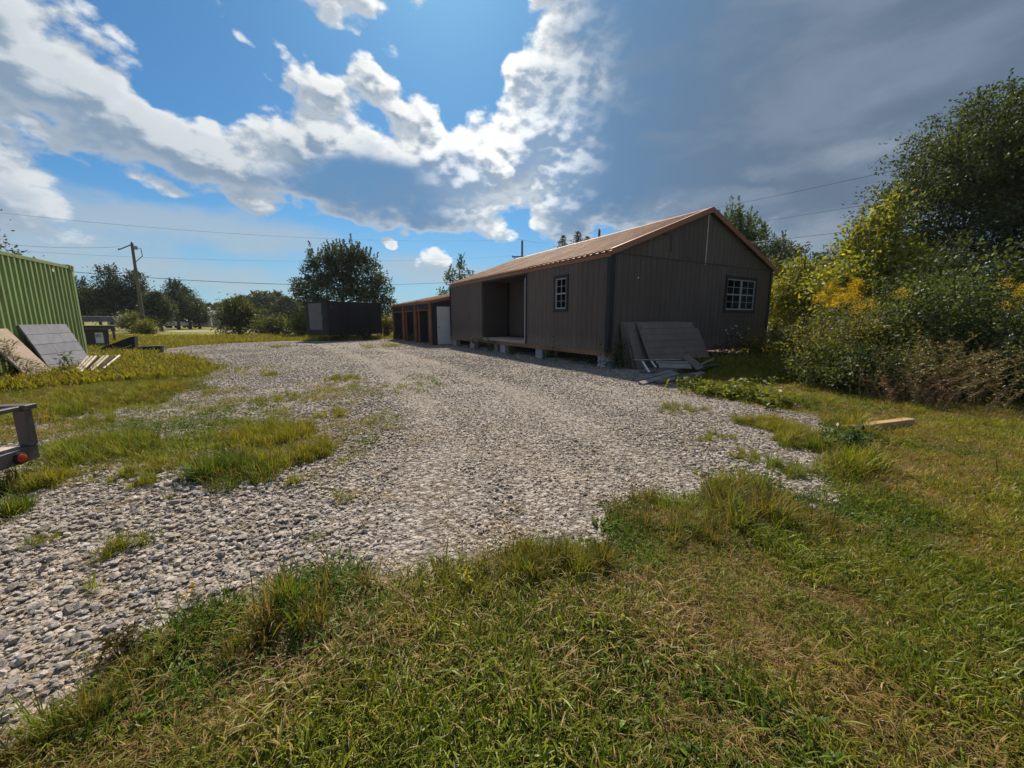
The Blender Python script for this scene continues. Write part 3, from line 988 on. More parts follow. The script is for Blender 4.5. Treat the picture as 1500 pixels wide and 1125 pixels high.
def build_grass():
    P, S, V, RT, TI = [], [], [], [], []
    for (x0, x1, y0, y1, dens) in ((-4, 6, .25, 2.2, 1050), (-6, 10, 2.2, 4.5, 660), (-12, 15, 4.5, 8.5, 230), (-24, 22, 8.5, 16, 80), (-36, 10, 16, 27, 24)):
        x, y = gen_points(x0, x1, y0, y1, dens)
        k = in_view(x, y)
        x, y = x[k], y[k]
        n = len(x)
        grav = in_gravel(x + NP.normal(0, .07, n) * np.clip(y / 3, .6, 2), y + NP.normal(0, .07, n) * np.clip(y / 3, .6, 2))
        thin_left = grav & (x < -1.3) & (y > 2.6) & (y < 9.5)
        lz = np.clip((-.9 - x) / 1.6, 0, 1) * np.clip((y - 2.5) / .8, 0, 1) * np.clip((9.5 - y) / 2.5, 0, 1) * np.clip((-3.9 * (y / 9) - x + 2.6) / 1.2, 0, 1)
        lz = np.where(thin_left, lz * np.clip((fbm(x, y, .8, 70) - .38) * 5, 0, 1) * .55, 0)
        st, = (patch_field(x, y, STRAWY),)
        pf, ph = patch_field(x, y, PATCH)
        bare = patch_field(x, y, BARE)
        tf, th = patch_field(x, y, TALL)
        ed = NP.random(n)
        bits = grav & (y < 7) & (NP.random(n) < .014)
        keep = np.where(grav, (pf * 1.3 > ed + .15) | (lz > ed) | bits, (bare < ed) & (st * .35 < NP.random(n)))
        road = np.abs(y - (43 + .05 * (x + 33))) < 2.4
        keep &= ~road & ~in_shed(x, y, -.1)
        x, y, grav, pf, ph, tf, th, st, lz = (q[keep] for q in (x, y, grav, pf, ph, tf, th, st, lz))
        n = len(x)
        dry = fbm(x, y, 1.1, 20) * .6 + fbm(x, y, .35, 23) * .4 + .04 * np.clip(x - 1, 0, 3)
        lush = fbm(x, y, .7, 30)
        r = NP.random(n)
        dist = np.hypot(x, y)
        var = np.select([r < .34, r < .62, r < .86, r < .93], [0, 1, 2, 6], 5)
        sp = fbm(x + .3 * y, y * .8, .55, 50)
        var = np.where(((dry > .60) | (sp > .60)) & (NP.random(n) < .6), 5, var)
        var = np.where(st * .85 > NP.random(n), 5, var)
        var = np.where((lush > .58) & (st < .2) & (NP.random(n) < .35), 6, var)
        tall = (tf > NP.uniform(.05, .8, n)) & (NP.random(n) < .5)
        var = np.where(tall, np.where(NP.random(n) < .5, 3, 4), var)
        var = np.where(tall & (NP.random(n) < .12), 7, var)
        onp = grav & (NP.random(n) < .8) & (pf > .05)
        var = np.where(onp, np.where(NP.random(n) < .6, 3, 4), var)
        var = np.where(grav & (pf < .05) & (lz < .02), 5, var)
        farm = dist > 11
        var = np.where(farm, np.where(NP.random(n) < .45, 8, 9), var)
        s = NP.uniform(.7, 1.25, n) * (.45 + 1.1 * fbm(x, y, .45, 40))
        s = np.where(tall, th / .25 * NP.uniform(.7, 1.2, n), s)
        s = np.where(onp, ph / .25 * NP.uniform(.7, 1.15, n), s)
        s = np.where(farm, NP.uniform(.7, 1.5, n) * (1 + .012 * np.clip(dist - 12, 0, 60)), s)
        P.append(np.stack([x, y, np.full(n, .004)], 1))
        S.append(np.stack([s * NP.uniform(.9, 1.2, n), s * NP.uniform(.9, 1.2, n), s * NP.uniform(.8, 1.15, n)], 1))
        RT.append(np.stack([NP.normal(0, .18, n), NP.normal(0, .18, n), NP.uniform(0, 6.28, n)], 1))
        V.append(var)
        d = np.clip((dry - .40) * 3.2, 0, 1)[:, None]
        l = np.clip((lush - .52) * 5, 0, 1)[:, None]
        c = GREEN * (1 - d) + OLIVE * d
        c = c * (1 - l) + LUSH * l
        c = np.where((var == 6)[:, None], LUSH * 1.05, c)
        c = np.where((var == 5)[:, None], STRAW, c)
        c = np.where(farm[:, None], c * .4 + OLIVE * .6, c)
        lf = ((x < -4) & (y > 5))[:, None]
        c = np.where(lf, c * .68 + np.array([.19, .175, .022]) * .32, c)
        # rank growth along the gravel has dried to olive brown
        c = np.where((tall & (y < 2.6) & (NP.random(n) < .6))[:, None], np.array([.155, .140, .034]), c)
        c = c * NP.uniform(.75, 1.25, (n, 1))
        TI.append(np.concatenate([c, np.ones((n, 1))], 1))
    P, S, RT, V, TI = (np.concatenate(q) for q in (P, S, RT, V, TI))
    o = scatter('grass', None, P, RT, S, V, TI, TUFTS)
    tag(o, 'rough half mown yellow green grass with dry straw', 'grass')
    print('tufts', len(P))

build_grass()
# ------------------------------------------------------------------ the brown shed
shed = thing('shed', 'large brown wooden shed with rusty metal roof and open porch, raised on blocks', 'shed', SHED0, SHED_A)
ZB, ZE, ZR = .43, 2.82, 4.22                    # bottom of the siding, eaves, ridge
HALF = SHED_W / 2

def grooved(mb, place, u0, u1, zb, zt, pitch=.2032, groove=.014, depth=.011, thick=.024, phase=0.0):
    """grooved board sheet between u0 and u1; zb/zt are functions of u; place(u, out, z) gives the point"""
    us = [(u0, 0.0)]
    k = math.ceil((u0 - phase) / pitch)
    while phase + k * pitch < u1 - .02:
        u = phase + k * pitch
        if u > u0 + .02:
            us += [(u - groove / 2, 0.0), (u - groove / 2 + .003, -depth), (u + groove / 2 - .003, -depth), (u + groove / 2, 0.0)]
        k += 1
    us.append((u1, 0.0))
    n = len(us)
    vs = []
    for u, d in us:
        vs += [place(u, d, zb(u)), place(u, d, zt(u))]
    fs = [(2 * i, 2 * i + 2, 2 * i + 3, 2 * i + 1) for i in range(n - 1)]
    for u, d in us:
        vs += [place(u, -thick, zb(u)), place(u, -thick, zt(u))]
    o = 2 * n
    fs += [(o + 2 * i, o + 2 * i + 1, o + 2 * i + 3, o + 2 * i + 2) for i in range(n - 1)]
    fs += [(2 * i, o + 2 * i, o + 2 * i + 2, 2 * i + 2) for i in range(n - 1)]
    fs += [(2 * i + 1, 2 * i + 3, o + 2 * i + 3, o + 2 * i + 1) for i in range(n - 1)]
    fs += [(0, 1, o + 1, o), (2 * n - 2, o + 2 * n - 2, o + 2 * n - 1, 2 * n - 1)]
    mb.add(vs, fs)

left_wall = lambda u, d, z: (-d, u, z)          # porch side, faces -x
gable = lambda u, d, z: (u, -d, z)              # faces the camera, -y
const = lambda v: (lambda u: v)
roof_z = lambda u: ZE + (ZR - ZE) * (1 - abs(u - HALF) / HALF)

def windowed(mb, place, u0, u1, w0, w1, wz0, wz1, z0, z1):
    grooved(mb, place, u0, w0, const(z0), const(z1))
    grooved(mb, place, w1, u1, const(z0), const(z1))
    grooved(mb, place, w0, w1, const(z0), const(wz0))
    grooved(mb, place, w0, w1, const(wz1), const(z1))

def siding(place, u0, u1, zb, zt, win=None):
    mb = MB()
    if win:
        windowed(mb, place, u0, u1, *win, zb(u0), zt(u0))
    else:
        grooved(mb, place, u0, u1, zb, zt)
    mb.build('siding_panel', M_SIDING, shed)

P0, P1 = 3.81, 6.97                             # porch opening along the left wall
J = .003
WIN_A = (1.69, 2.18, 1.52, 2.37)
WIN_B = (4.81, 6.34, 1.52, 2.44)
for u0, u1, w in ((0, 1.22, None), (1.22, 2.44, WIN_A), (2.44, P0, None), (P1, 8.19, None), (8.19, 9.41, None), (9.41, SHED_L, None)):
    siding(left_wall, u0 + J, u1 - J, const(ZB), const(ZE), w)
grooved_head = MB()
grooved(grooved_head, left_wall, P0 + J, P1 - J, const(2.66), const(ZE))
grooved_head.build('siding_panel', M_SIDING, shed)
edges = [0, 1.22, 2.44, HALF, 4.69, 6.48, SHED_W]
for i in range(6):
    u0, u1 = edges[i] + J, edges[i + 1] - J
    siding(gable, u0, u1, const(ZB), const(ZE - .02), WIN_B if i == 4 else None)
for i in range(6):
    u0, u1 = edges[i] + J, edges[i + 1] - J
    mb = MB()
    grooved(mb, lambda u, d, z: (u, -d - .006, z), max(u0, .04), min(u1, SHED_W - .04), const(ZE - .012), lambda u: roof_z(u) - .01)
    mb.build('siding_panel', M_SIDING, shed)
# far gable and right wall, plain
MB().prism([(0, SHED_L - .02, ZB), (SHED_W, SHED_L - .02, ZB), (SHED_W, SHED_L - .02, ZE), (HALF, SHED_L - .02, ZR - .02), (0, SHED_L - .02, ZE)], (0, .02, 0)).build('back_wall', M_SIDING, shed)
MB().span((SHED_W - .022, .03, ZB), (SHED_W, SHED_L - .03, ZE)).build('side_wall', M_SIDING, shed)
# seam strip and offcut battens on the upper gable
MB().span((HALF - .018, -.012, ZE - .06), (HALF + .018, -.001, ZR - .10)).build('seam_strip', mat('pale_seam', (.42, .40, .38), .7), shed)
MB().span((.04, -.016, ZE - .03), (SHED_W - .04, -.0065, ZE - .005)).build('gable_flashing', M_INNER, shed)
for lo, hi in (((1.52, -.02, 3.37), (2.14, -.0065, 3.43)), ((2.09, -.0205, 3.0), (2.15, -.0065, 3.365)), ((5.55, -.02, 3.33), (6.12, -.0065, 3.39))):
    MB().span(lo, hi).build('batten', M_INNER, shed)
MB().lathe((.95, -.003, 2.26), (0, -1, 0), [(0, .02), (.012, .018), (.016, .006)], 10).build('conduit_cap', M_WHITE, shed)
# corner boards
for lo, hi in (((-.024, -.026, ZB - .02), (-.002, .10, ZE - .01)), ((-.0015, -.028, ZB - .02), (.12, -.008, ZE + .03)), ((SHED_W - .10, -.028, ZB - .02), (SHED_W + .024, -.008, ZE)),
               ((-.024, SHED_L - .1, ZB), (-.002, SHED_L + .01, ZE - .01))):
    MB().span(lo, hi).build('corner_board', M_DARKTRIM, shed)

def window(parent, place, w0, w1, z0, z1, units, rows, cols, trim=.09):
    """dark casing, white sash with glazing bars and panes"""
    def bx(name, u0, u1, za, zb, d0, d1, m, par):
        a, b = Vector(place(u0, d0, za)), Vector(place(u1, d1, zb))
        lo = Vector((min(a[i], b[i]) for i in range(3)))
        hi = Vector((max(a[i], b[i]) for i in range(3)))
        return MB().span(lo, hi)
    w = link('window', None, parent)
    w.location = place((w0 + w1) / 2, 0, z0)
    off = -Vector(w.location)
    def put(mb, name, m):
        mb.v = [tuple(Vector(p) + off) for p in mb.v]
        return mb.build(name, m, w)
    mb = MB()
    for u0, u1, za, zb in ((w0 - trim, w1 + trim, z1, z1 + trim), (w0 - trim, w1 + trim, z0 - trim, z0), (w0 - trim, w0, z0, z1), (w1, w1 + trim, z0, z1)):
        q = bx('', u0, u1, za, zb, .001, .026, None, None)
        mb.add(q.v, q.f)
    put(mb, 'casing', M_DARKTRIM)
    uw = (w1 - w0) / units
    for k in range(units):
        a, b = w0 + k * uw, w0 + (k + 1) * uw
        f = .03
        mb = MB()
        mid = (z0 + z1) / 2
        for u0, u1, za, zb, d0, d1 in ((a, a + f, z0, z1, -.03, .012), (b - f, b, z0, z1, -.03, .012), (a + f, b - f, z0, z0 + f * 1.2, -.03, .014), (a + f, b - f, z1 - f, z1, -.03, .012), (a + f, b - f, mid - f * .6, mid + f * .6, -.028, .014)):
            q = bx('', u0, u1, za, zb, d0, d1, None, None)
            mb.add(q.v, q.f)
        put(mb, 'sash', M_SASH)
        mb = MB()
        for c in range(1, cols):
            u = a + f + (b - a - 2 * f) * c / cols
            for za, zb in ((z0 + f * 1.2, mid - f * .6), (mid + f * .6, z1 - f)):
                q = bx('', u - .006, u + .006, za + .001, zb - .001, -.018, -.004, None, None)
                mb.add(q.v, q.f)
        for h0, h1 in ((z0 + f * 1.2, mid - f * .6), (mid + f * .6, z1 - f)):
            for r_ in range(1, rows):
                z = h0 + (h1 - h0) * r_ / rows
                q = bx('', a + f + .001, b - f - .001, z - .006, z + .006, -.017, -.005, None, None)
                mb.add(q.v, q.f)
        put(mb, 'glazing_bars', M_SASH)
        for za, zb in ((z0 + f * 1.2, mid - f * .6), (mid + f * .6, z1 - f)):
            put(bx('', a + f, b - f, za, zb, -.024, -.020, None, None), 'pane', M_GLASS)

window(shed, left_wall, *WIN_A, 1, 2, 2)
window(shed, gable, *WIN_B, 2, 2, 2)

# roof: ribbed sheets on both slopes, each lapped over the next
def roof_sheet(y0, y1, sgn):
    mb = MB()
    prof = []
    p = .2286
    y = y0
    while y < y1 - .01:
        w = min(p, y1 - y)
        prof += [(y, .0), (y + w * .62, .0), (y + w * .70, .036), (y + w * .90, .036), (y + w * .98, 0.0)]
        y += p
    prof.append((y1, 0.0))
    vs = []
    over = .09
    x_e, z_e = -over, ZE - over * (ZR - ZE) / HALF + .035
    x_r, z_r = HALF, ZR + .035
    sl = Vector((x_r - x_e, 0, z_r - z_e)).normalized()
    nrm = Vector((-sl.z, 0, sl.x))
    jit = rnd.uniform(-.012, .012)
    for yy, h in prof:
        for (x, z, e) in ((x_e + jit, z_e, 0), ((x_e + x_r) / 2, (z_e + z_r) / 2 - .012, 1), (x_r - .01, z_r, 2)):
            for d in (h, h - .0025):
                q = Vector((x, yy, z)) + nrm * d
                vs.append((q.x, q.y, q.z) if sgn > 0 else (SHED_W - q.x, q.y, q.z))
    n = len(prof)
    fs = []
    for i in range(n - 1):
        a, b = i * 6, (i + 1) * 6
        for e in (0, 2):
            fs += [(a + e, b + e, b + e + 2, a + e + 2), (a + e + 1, a + e + 3, b + e + 3, b + e + 1)]
        fs += [(a, a + 1, b + 1, b), (a + 4, b + 4, b + 5, a + 5)]
    fs += [(0, 2, 3, 1), (2, 4, 5, 3)]
    o = (n - 1) * 6
    fs += [(o, o + 1, o + 3, o + 2), (o + 2, o + 3, o + 5, o + 4)]
    mb.add(vs, fs)
    mb.build('roof_sheet', M_ROOF, shed)

y = -.10
while y < SHED_L + .05:
    for s in (1, -1):
        roof_sheet(y + .002, min(y + .9144, SHED_L + .12) - .002, s)
    y += .9144
# ridge cap, eaves boards, copper barge flashing
sl = Vector((HALF, 0, ZR - ZE)).normalized()
mb = MB()
for s in (1, -1):
    a = Vector((HALF, 0, ZR + .075))
    d = Vector((-s * sl.x, 0, -sl.z))
    n_ = Vector((-s * sl.z, 0, sl.x))
    q = [a, a + d * .18, a + d * .18 + n_ * .004, a + n_ * .004]
    mb.prism([(p.x, -.13, p.z) for p in q], (0, SHED_L + .27, 0))
mb.build('ridge_cap', M_ROOF, shed)
MB().span((-.03, -.02, ZE - .11), (-.0, SHED_L + .02, ZE - .002)).build('eaves_board', M_COPPER, shed)
MB().span((SHED_W, -.02, ZE - .11), (SHED_W + .03, SHED_L + .02, ZE - .002)).build('eaves_board', M_COPPER, shed)
for s in (1, -1):
    e = Vector((-.10, -.13, ZE - .10 * (ZR - ZE) / HALF + .07))
    r_ = Vector((HALF, -.13, ZR + .07))
    dn = Vector((0, 0, -.13))
    poly = [e, r_, r_ + dn, e + dn]
    if s < 0:
        poly = [Vector((SHED_W - p.x, p.y, p.z)) for p in poly]
        poly = [p + Vector((.0015, 0, 0)) for p in poly]
    MB().prism(poly, (0, .022, 0)).build('barge_flashing', M_COPPER, shed)
    poly2 = [e + Vector((0, .024, .004)), r_ + Vector((0, .024, .004)), r_ + Vector((0, .024, -.006)), e + Vector((0, .024, -.006))]
    if s < 0:
        poly2 = [Vector((SHED_W - p.x, p.y, p.z)) for p in poly2]
    MB().prism([p + Vector((0, -.024, .012)) for p in poly2], (0, .09, 0)).build('barge_cap', M_COPPER, shed)
# floor, rim boards, skids
MB().span((.03, .03, ZB + .02), (SHED_W - .03, SHED_L - .03, ZB + .06)).build('floor_sheet', M_DECK, shed)
MB().span((-.012, -.01, ZB - .13), (.028, SHED_L, ZB - .004)).build('rim_board', M_RIM, shed)
MB().span((.03, -.006, ZB - .13), (SHED_W - .03, .028, ZB - .004)).build('rim_board', M_RIM, shed)
for x in (.6, 2.6, 4.8, 6.7):
    MB().span((x, .04, ZB - .125), (x + .09, SHED_L - .04, ZB + .015)).build('skid', M_RIM, shed)
for i in range(13):
    yy = .4 + i * .8
    MB().span((.04, yy, ZB - .11), (.59, yy + .04, ZB + .015)).build('joist', M_RIM, shed)
# porch recess
PD = 1.18
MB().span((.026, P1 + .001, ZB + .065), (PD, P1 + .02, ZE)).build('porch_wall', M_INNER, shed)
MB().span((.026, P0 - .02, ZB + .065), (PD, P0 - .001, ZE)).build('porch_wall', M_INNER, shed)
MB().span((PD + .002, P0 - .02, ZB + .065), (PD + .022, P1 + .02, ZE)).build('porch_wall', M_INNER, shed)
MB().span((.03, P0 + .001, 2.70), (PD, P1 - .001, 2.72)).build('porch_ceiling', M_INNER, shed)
MB().span((PD - .09, P1 - .03, ZB + .066), (PD - .001, P1 - .001, 2.69)).build('porch_post', M_DARKTRIM, shed)
MB().span((PD - .022, P0 + .05, ZB + .066), (PD - .001, P1 - .1, ZB + .15)).build('skirting', M_DARKTRIM, shed)
MB().span((.03, P1 - .026, ZB + .066), (PD - .1, P1 - .002, ZB + .12)).build('skirting', M_DARKTRIM, shed)
for i in range(8):                                   # deck boards of the porch
    x0 = -.02 + i * .15
    MB().span((x0, P0 + .004, ZB + .061), (x0 + .143, P1 - .004, ZB + .092 + rnd.uniform(-.002, .002))).build('deck_plank', M_DECK, shed)
MB().span((-.022, P0 + .002, ZB - .002), (.0, P1 - .002, ZB + .058)).build('porch_fascia', M_DECK, shed)
MB().span((-.026, P0 - .07, ZB + .0), (-.001, P0 + .0, 2.66)).build('jamb_board', M_DARKTRIM, shed)
MB().span((-.026, P1, ZB + .0), (-.001, P1 + .07, 2.66)).build('jamb_board', M_DARKTRIM, shed)
MB().span((-.012, P0 + .001, ZB + .095), (.09, P0 + .05, 2.55)).build('jamb_lining', M_WHITE, shed)
MB().span((-.027, P0 - .07, 2.66), (-.001, P1 + .07, 2.72)).build('jamb_board', M_DARKTRIM, shed)

def shed_pt(x, y, z=0):
    ca, sa = math.cos(SHED_A), math.sin(SHED_A)
    return Vector((SHED0.x + x * ca - y * sa, SHED0.y + x * sa + y * ca, z))

# concrete blocks the shed stands on
def block_mesh():
    mb = MB()
    L_, W_, H_ = .40, .20, .298
    mb.span((-L_ / 2, -W_ / 2, 0), (L_ / 2, -W_ / 2 + .035, H_))
    mb.span((-L_ / 2, W_ / 2 - .035, 0), (L_ / 2, W_ / 2, H_))
    for x in (-L_ / 2, -.02, L_ / 2 - .035):
        mb.span((x, -W_ / 2 + .036, .001), (x + .035, W_ / 2 - .036, H_ - .001))
    return mb.mesh('concrete_block', M_BLOCK, bevel=.004)
BLK = block_mesh()
blocks = [(.16, .22, 1.57, 'concrete block under the front corner of the brown shed'), (.16, 3.12, 1.57, 'concrete block under the shed wall between window and porch opening'),
          (.16, 5.5, 1.57, 'concrete block under the middle of the open porch'), (.35, 6.2, 0, 'concrete block under the porch, turned along the shed'), (.16, 8.2, 1.57, 'concrete block under the shed wall beyond the porch'),
          (.16, 10.2, 1.57, 'concrete block under the far corner of the brown shed'), (3.4, .16, 0, 'concrete block under the gable wall behind the leaning sheets'), (7.1, .2, 0, 'concrete block under the shed corner by the green trees')]
for x, y_, rz, lab in blocks:
    o = link('concrete_block', BLK)
    o.location = shed_pt(x, y_, .006)
    o.rotation_euler = (0, 0, SHED_A + rz + rnd.uniform(-.05, .05))
    tag(o, lab, 'block', 'concrete blocks under the shed')
# offcut boards lying under the floor
for i, (a, b, lab) in enumerate((((.25, 1.0), (.1, 2.6), 'thin board lying on the gravel under the shed near its front corner'), ((.5, 6.8), (.35, 7.9), 'short pale board lying under the far part of the porch'),
                                ((.3, 9.2), (.4, 9.9), 'pale offcut lying under the far end of the shed'))):
    mb = MB().beam(shed_pt(*a, .03), shed_pt(*b, .03), .09, .035)
    tag(mb.build('board', M_LUMBER if i == 0 else M_PALEWOOD, bevel=.003), lab, 'board', 'boards under the shed')

# ------------------------------------------------------------------ open stall building beyond the shed
LT = shed_pt(-.85, 10.95)
lean = thing('stall_building', 'low open fronted outbuilding with barn red posts and rusty roof beyond the shed', 'outbuilding', LT, SHED_A)
LL, LD = 7.2, 4.0
slope = .22
rz_ = lambda x: 2.10 + slope * (x + .12)
for i, yy in enumerate((0.0, 2.4, 4.8, LL)):
    MB().span((-.05, yy - .05, 0), (.05, yy + .05, 2.02)).build('post', M_BARN, lean, bevel=.005)
for i, yy in enumerate((2.4, 4.8)):
    MB().span((-.04, yy - .62, 0), (.04, yy - .57, 1.93)).build('door_post', M_BARN, lean)
for k in range(3):
    y0, y1 = k * 2.4 + .1, (k + 1) * 2.4 - .1
    MB().span((-.02, y0, 1.70), (.03, y1, 2.02)).build('header_board', M_NAVY, lean)
    MB().span((-.03, y0 + .3, 1.66), (.035, y1 - .05, 1.698)).build('lintel_strip', M_BARN, lean)
    MB().span((.0, y0, .10), (.05, y0 + .32, 1.698)).build('jamb_panel', M_NAVY, lean)
    MB().span((LD * .45, y0 + .1, .85), (LD * .45 + .05, y1, .95)).build('rail', M_NAVY, lean)
    MB().span((LD * .45 + .055, y0 + .02, 0), (LD * .45 + .075, y1 + .1, 2.4)).build('stall_back', M_DARK, lean)
    if k < 3:
        MB().span((.05, y1 + .1 - .01, 0), (LD * .45, y1 + .1 + .01, 2.2)).build('partition', M_NAVY, lean)
MB().prism([(.08, -.02, 0), (LD, -.02, 0), (LD, -.02, rz_(LD) - .06), (.08, -.02, rz_(.08) - .06)], (0, .03, 0)).build('end_wall', M_NAVY, lean)
MB().prism([(.08, LL - .02, 0), (LD, LL - .02, 0), (LD, LL - .02, rz_(LD) - .06), (.08, LL - .02, rz_(.08) - .06)], (0, .03, 0)).build('end_wall', M_NAVY, lean)
MB().span((LD - .03, .02, 0), (LD, LL - .03, rz_(LD) - .06)).build('rear_wall', M_NAVY, lean)
MB().span((-.10, -.16, 1.985), (-.071, LL + .16, 2.085)).build('eaves_board', M_COPPER, lean)
MB().prism([(-.10, -.19, rz_(-.1) - .15), (LD + .1, -.19, rz_(LD + .1) - .15), (LD + .1, -.19, rz_(LD + .1) - .02), (-.10, -.19, rz_(-.1) - .02)], (0, .028, 0)).build('barge_board', M_COPPER, lean)
yy = -.2
while yy < LL + .1:
    mb = MB()
    y1 = min(yy + .9, LL + .2)
    prof = []
    q = yy
    while q < y1 - .02:
        prof += [(q, 0), (q + .15, 0), (q + .17, .025), (q + .21, .025)]
        q += .225
    prof.append((y1, 0))
    vs = []
    for py_, h in prof:
        for x in (-.18, LD + .15):
            vs += [(x, py_, rz_(x) + h), (x, py_, rz_(x) + h - .004)]
    fs = []
    for i in range(len(prof) - 1):
        a, b = i * 4, i * 4 + 4
        fs += [(a, b, b + 2, a + 2), (a + 1, a + 3, b + 3, b + 1), (a, a + 1, b + 1, b), (a + 2, b + 2, b + 3, a + 3)]
    mb.add(vs, fs)
    mb.build('roof_sheet', M_ROOF, lean)
    yy += .9
# white slab door leaning against the end wall
dr = link('door', None, lean)
dr.location = (.32, -.05, .04)
MB().span((0, -.045, 0), (.82, 0, 1.80)).build('door_slab', M_DOOR, dr, bevel=.004)
mb = MB().lathe((.07, -.046, .82), (0, -1, 0), [(0, .032), (.008, .032), (.01, .012), (.04, .012), (.045, .028), (.065, .028), (.072, .014)], 12)
mb.build('door_handle', M_STEEL, dr)

# ------------------------------------------------------------------ black enclosed trailer
TC = gp(483, 500.5)
tang = math.atan2(3.25, 1.92)                       # direction of its long side, from +X
trl = thing('cargo_trailer', 'black enclosed cargo trailer parked at the far end of the gravel', 'trailer', (TC.x, TC.y, 0), tang)
# local: x along the long side away from the camera, y to the left; the visible side is y = 0, the visible end x = 0
TL, TW, TZ0, TZ1 = 3.75, 2.1, .36, 2.24
mb = MB()
mb.prism([(0, 0.02, TZ0), (TL, 0.02, TZ0), (TL, 0.02, TZ1 - .03), (TL - .04, 0.02, TZ1), (.04, 0.02, TZ1), (0, 0.02, TZ1 - .03)], (0, TW - .04, 0))
mb.build('body', M_BLACK, trl)
for k in range(6):                                 # skin sheets of the long side
    a, b = .05 + k * (TL - .1) / 6, .05 + (k + 1) * (TL - .1) / 6
    MB().span((a + .004, .002, TZ0 + .10), (b - .004, .019, TZ1 - .09)).build('skin_panel', M_BLACK, trl)
MB().span((-.012, -.004, TZ1 - .085), (TL + .012, .03, TZ1 + .012)).build('roof_rail', M_BLACK, trl)
MB().span((-.016, .03, TZ1 - .07), (0.0, TW - .03, TZ1 + .01)).build('roof_rail', M_BLACK, trl)
MB().span((-.012, -.006, TZ0 - .02), (TL + .012, .03, TZ0 + .095)).build('floor_rail', M_BLACK, trl)
MB().span((-.01, -.006, TZ0 + .097), (.045, .018, TZ1 - .087)).build('corner_post', M_BLACK, trl)
MB().span((TL - .045, -.006, TZ0 + .097), (TL + .01, .018, TZ1 - .087)).build('corner_post', M_BLACK, trl)
dp = MB().span((-.03, .50, TZ0 + .30), (-.001, 1.72, TZ1 - .09)).build('rear_panel', M_BLACKGREY, trl)
for zz in (TZ0 + .55, TZ0 + 1.2):
    MB().span((-.045, .46, zz), (-.031, .56, zz + .05)).build('hinge', M_BLACK, dp)
MB().span((-.02, .15, TZ0 + .05), (-.001, .46, TZ1 - .09)).build('rear_post', M_BLACK, trl)
MB().span((.16, -.035, TZ1 - .42), (.27, .001, TZ1 - .22)).build('vent', M_DARK, trl)
for nm, yy in (('wheel', -.06), ('wheel', TW - .12)):
    w = link(nm, None, trl)
    w.location = (2.45, yy, .33)
    MB().lathe((0, .10, 0), (0, -1, 0), [(0, .20), (.01, .30), (.05, .33), (.15, .33), (.19, .30), (.2, .21)], 24).build('tyre', M_TYRE, w, smooth=False)
    MB().lathe((0, .06, 0), (0, -1, 0), [(0, .19), (.10, .20), (.12, .16), (.13, .06), (.16, .05)], 18).build('rim', M_BLACKGREY, w)
mb = MB()
fen = []
for k in range(9):
    a = math.pi * k / 8
    fen.append((2.45 + .43 * math.cos(a), -.14, .33 + .38 * math.sin(a)))
inner = [(2.45 + .40 * math.cos(math.pi * k / 8), -.14, .33 + .355 * math.sin(math.pi * k / 8)) for k in range(8, -1, -1)]
mb.prism(fen + inner, (0, .14, 0)).build('fender', M_BLACK, trl)
MB().span((2.2, .15, .28), (2.7, TW - .15, .37)).build('axle', M_BLACK, trl)
MB().tube([(.3, .5, .05), (.3, .5, .40)], .03).build('jack_leg', M_STEEL, trl)
MB().span((.24, .44, 0), (.36, .56, .05)).build('jack_foot', M_STEEL, trl)
MB().beam((TL, .5, .40), (TL + 1.1, TW / 2, .42), .08, .1).build('drawbar', M_BLACK, trl)
MB().beam((TL, TW - .5, .40), (TL + 1.1, TW / 2, .42), .08, .1).build('drawbar', M_BLACK, trl)
for x in (.25, 1.8, 3.4):
    MB().lathe((x, -.004, TZ0 + .04), (0, -1, 0), [(0, .025), (.012, .022), (.015, .01)], 10).build('marker_light', M_REDLENS, trl)

# ------------------------------------------------------------------ green corrugated container at the left
CE = Vector((-11.45, 10.4, 0))                       # near end of the visible end post
CAZ = R(-27)
cont = thing('container', 'green corrugated metal container behind leaning sheets', 'container', CE, math.atan2(math.cos(CAZ), math.sin(CAZ)) + math.pi)
# local x runs from the corner post towards the camera side, local -y... is inside; the visible face looks to +y
CLEN, CH, PIT = 4.6, 2.6, .176
n_side = 0
def corr(mb, x0, x1, zb, zt):
    xs = []
    x = x0
    while x < x1 - .01:
        xs += [(x, 0.0), (x + .056, 0.0), (x + .090, -.11), (x + .150, -.11)]
        x += PIT
    xs.append((min(x, x1), 0.0))
    vs = []
    for xx, d in xs:
        vs += [(xx, d, zb), (xx, d, zt)]
    n = len(xs)
    fs = [(2 * i, 2 * i + 2, 2 * i + 3, 2 * i + 1) for i in range(n - 1)]
    for xx, d in xs:
        vs += [(xx, d - .004, zb), (xx, d - .004, zt)]
    o = 2 * n
    fs += [(o + 2 * i, o + 2 * i + 1, o + 2 * i + 3, o + 2 * i + 2) for i in range(n - 1)]
    fs += [(0, 1, o + 1, o), (2 * n - 2, o + 2 * n - 2, o + 2 * n - 1, 2 * n - 1)]
    mb.add(vs, fs)
for k in range(4):
    mb = MB()
    corr(mb, .10 + k * PIT * 6, .10 + (k + 1) * PIT * 6, .16, CH - .10)
    mb.build('side_sheet', M_GREEN, cont)
CL2 = .10 + 24 * PIT
MB().span((.0, -.12, 0), (.098, .012, CH)).build('corner_post', M_GREEN, cont, bevel=.006)
MB().span((CL2, -.12, 0), (CL2 + .1, .012, CH)).build('corner_post', M_GREEN, cont, bevel=.006)
MB().span((.099, -.12, CH - .10), (CL2 - .001, .006, CH - .03)).build('top_rail', M_GREEN, cont)
MB().span((.099, -.13, .0), (CL2 - .001, .006, .16)).build('bottom_rail', M_GREEN, cont)
MB().span((.0, -2.4, .05), (.05, -.121, CH - .02)).build('end_wall', M_GREEN, cont)
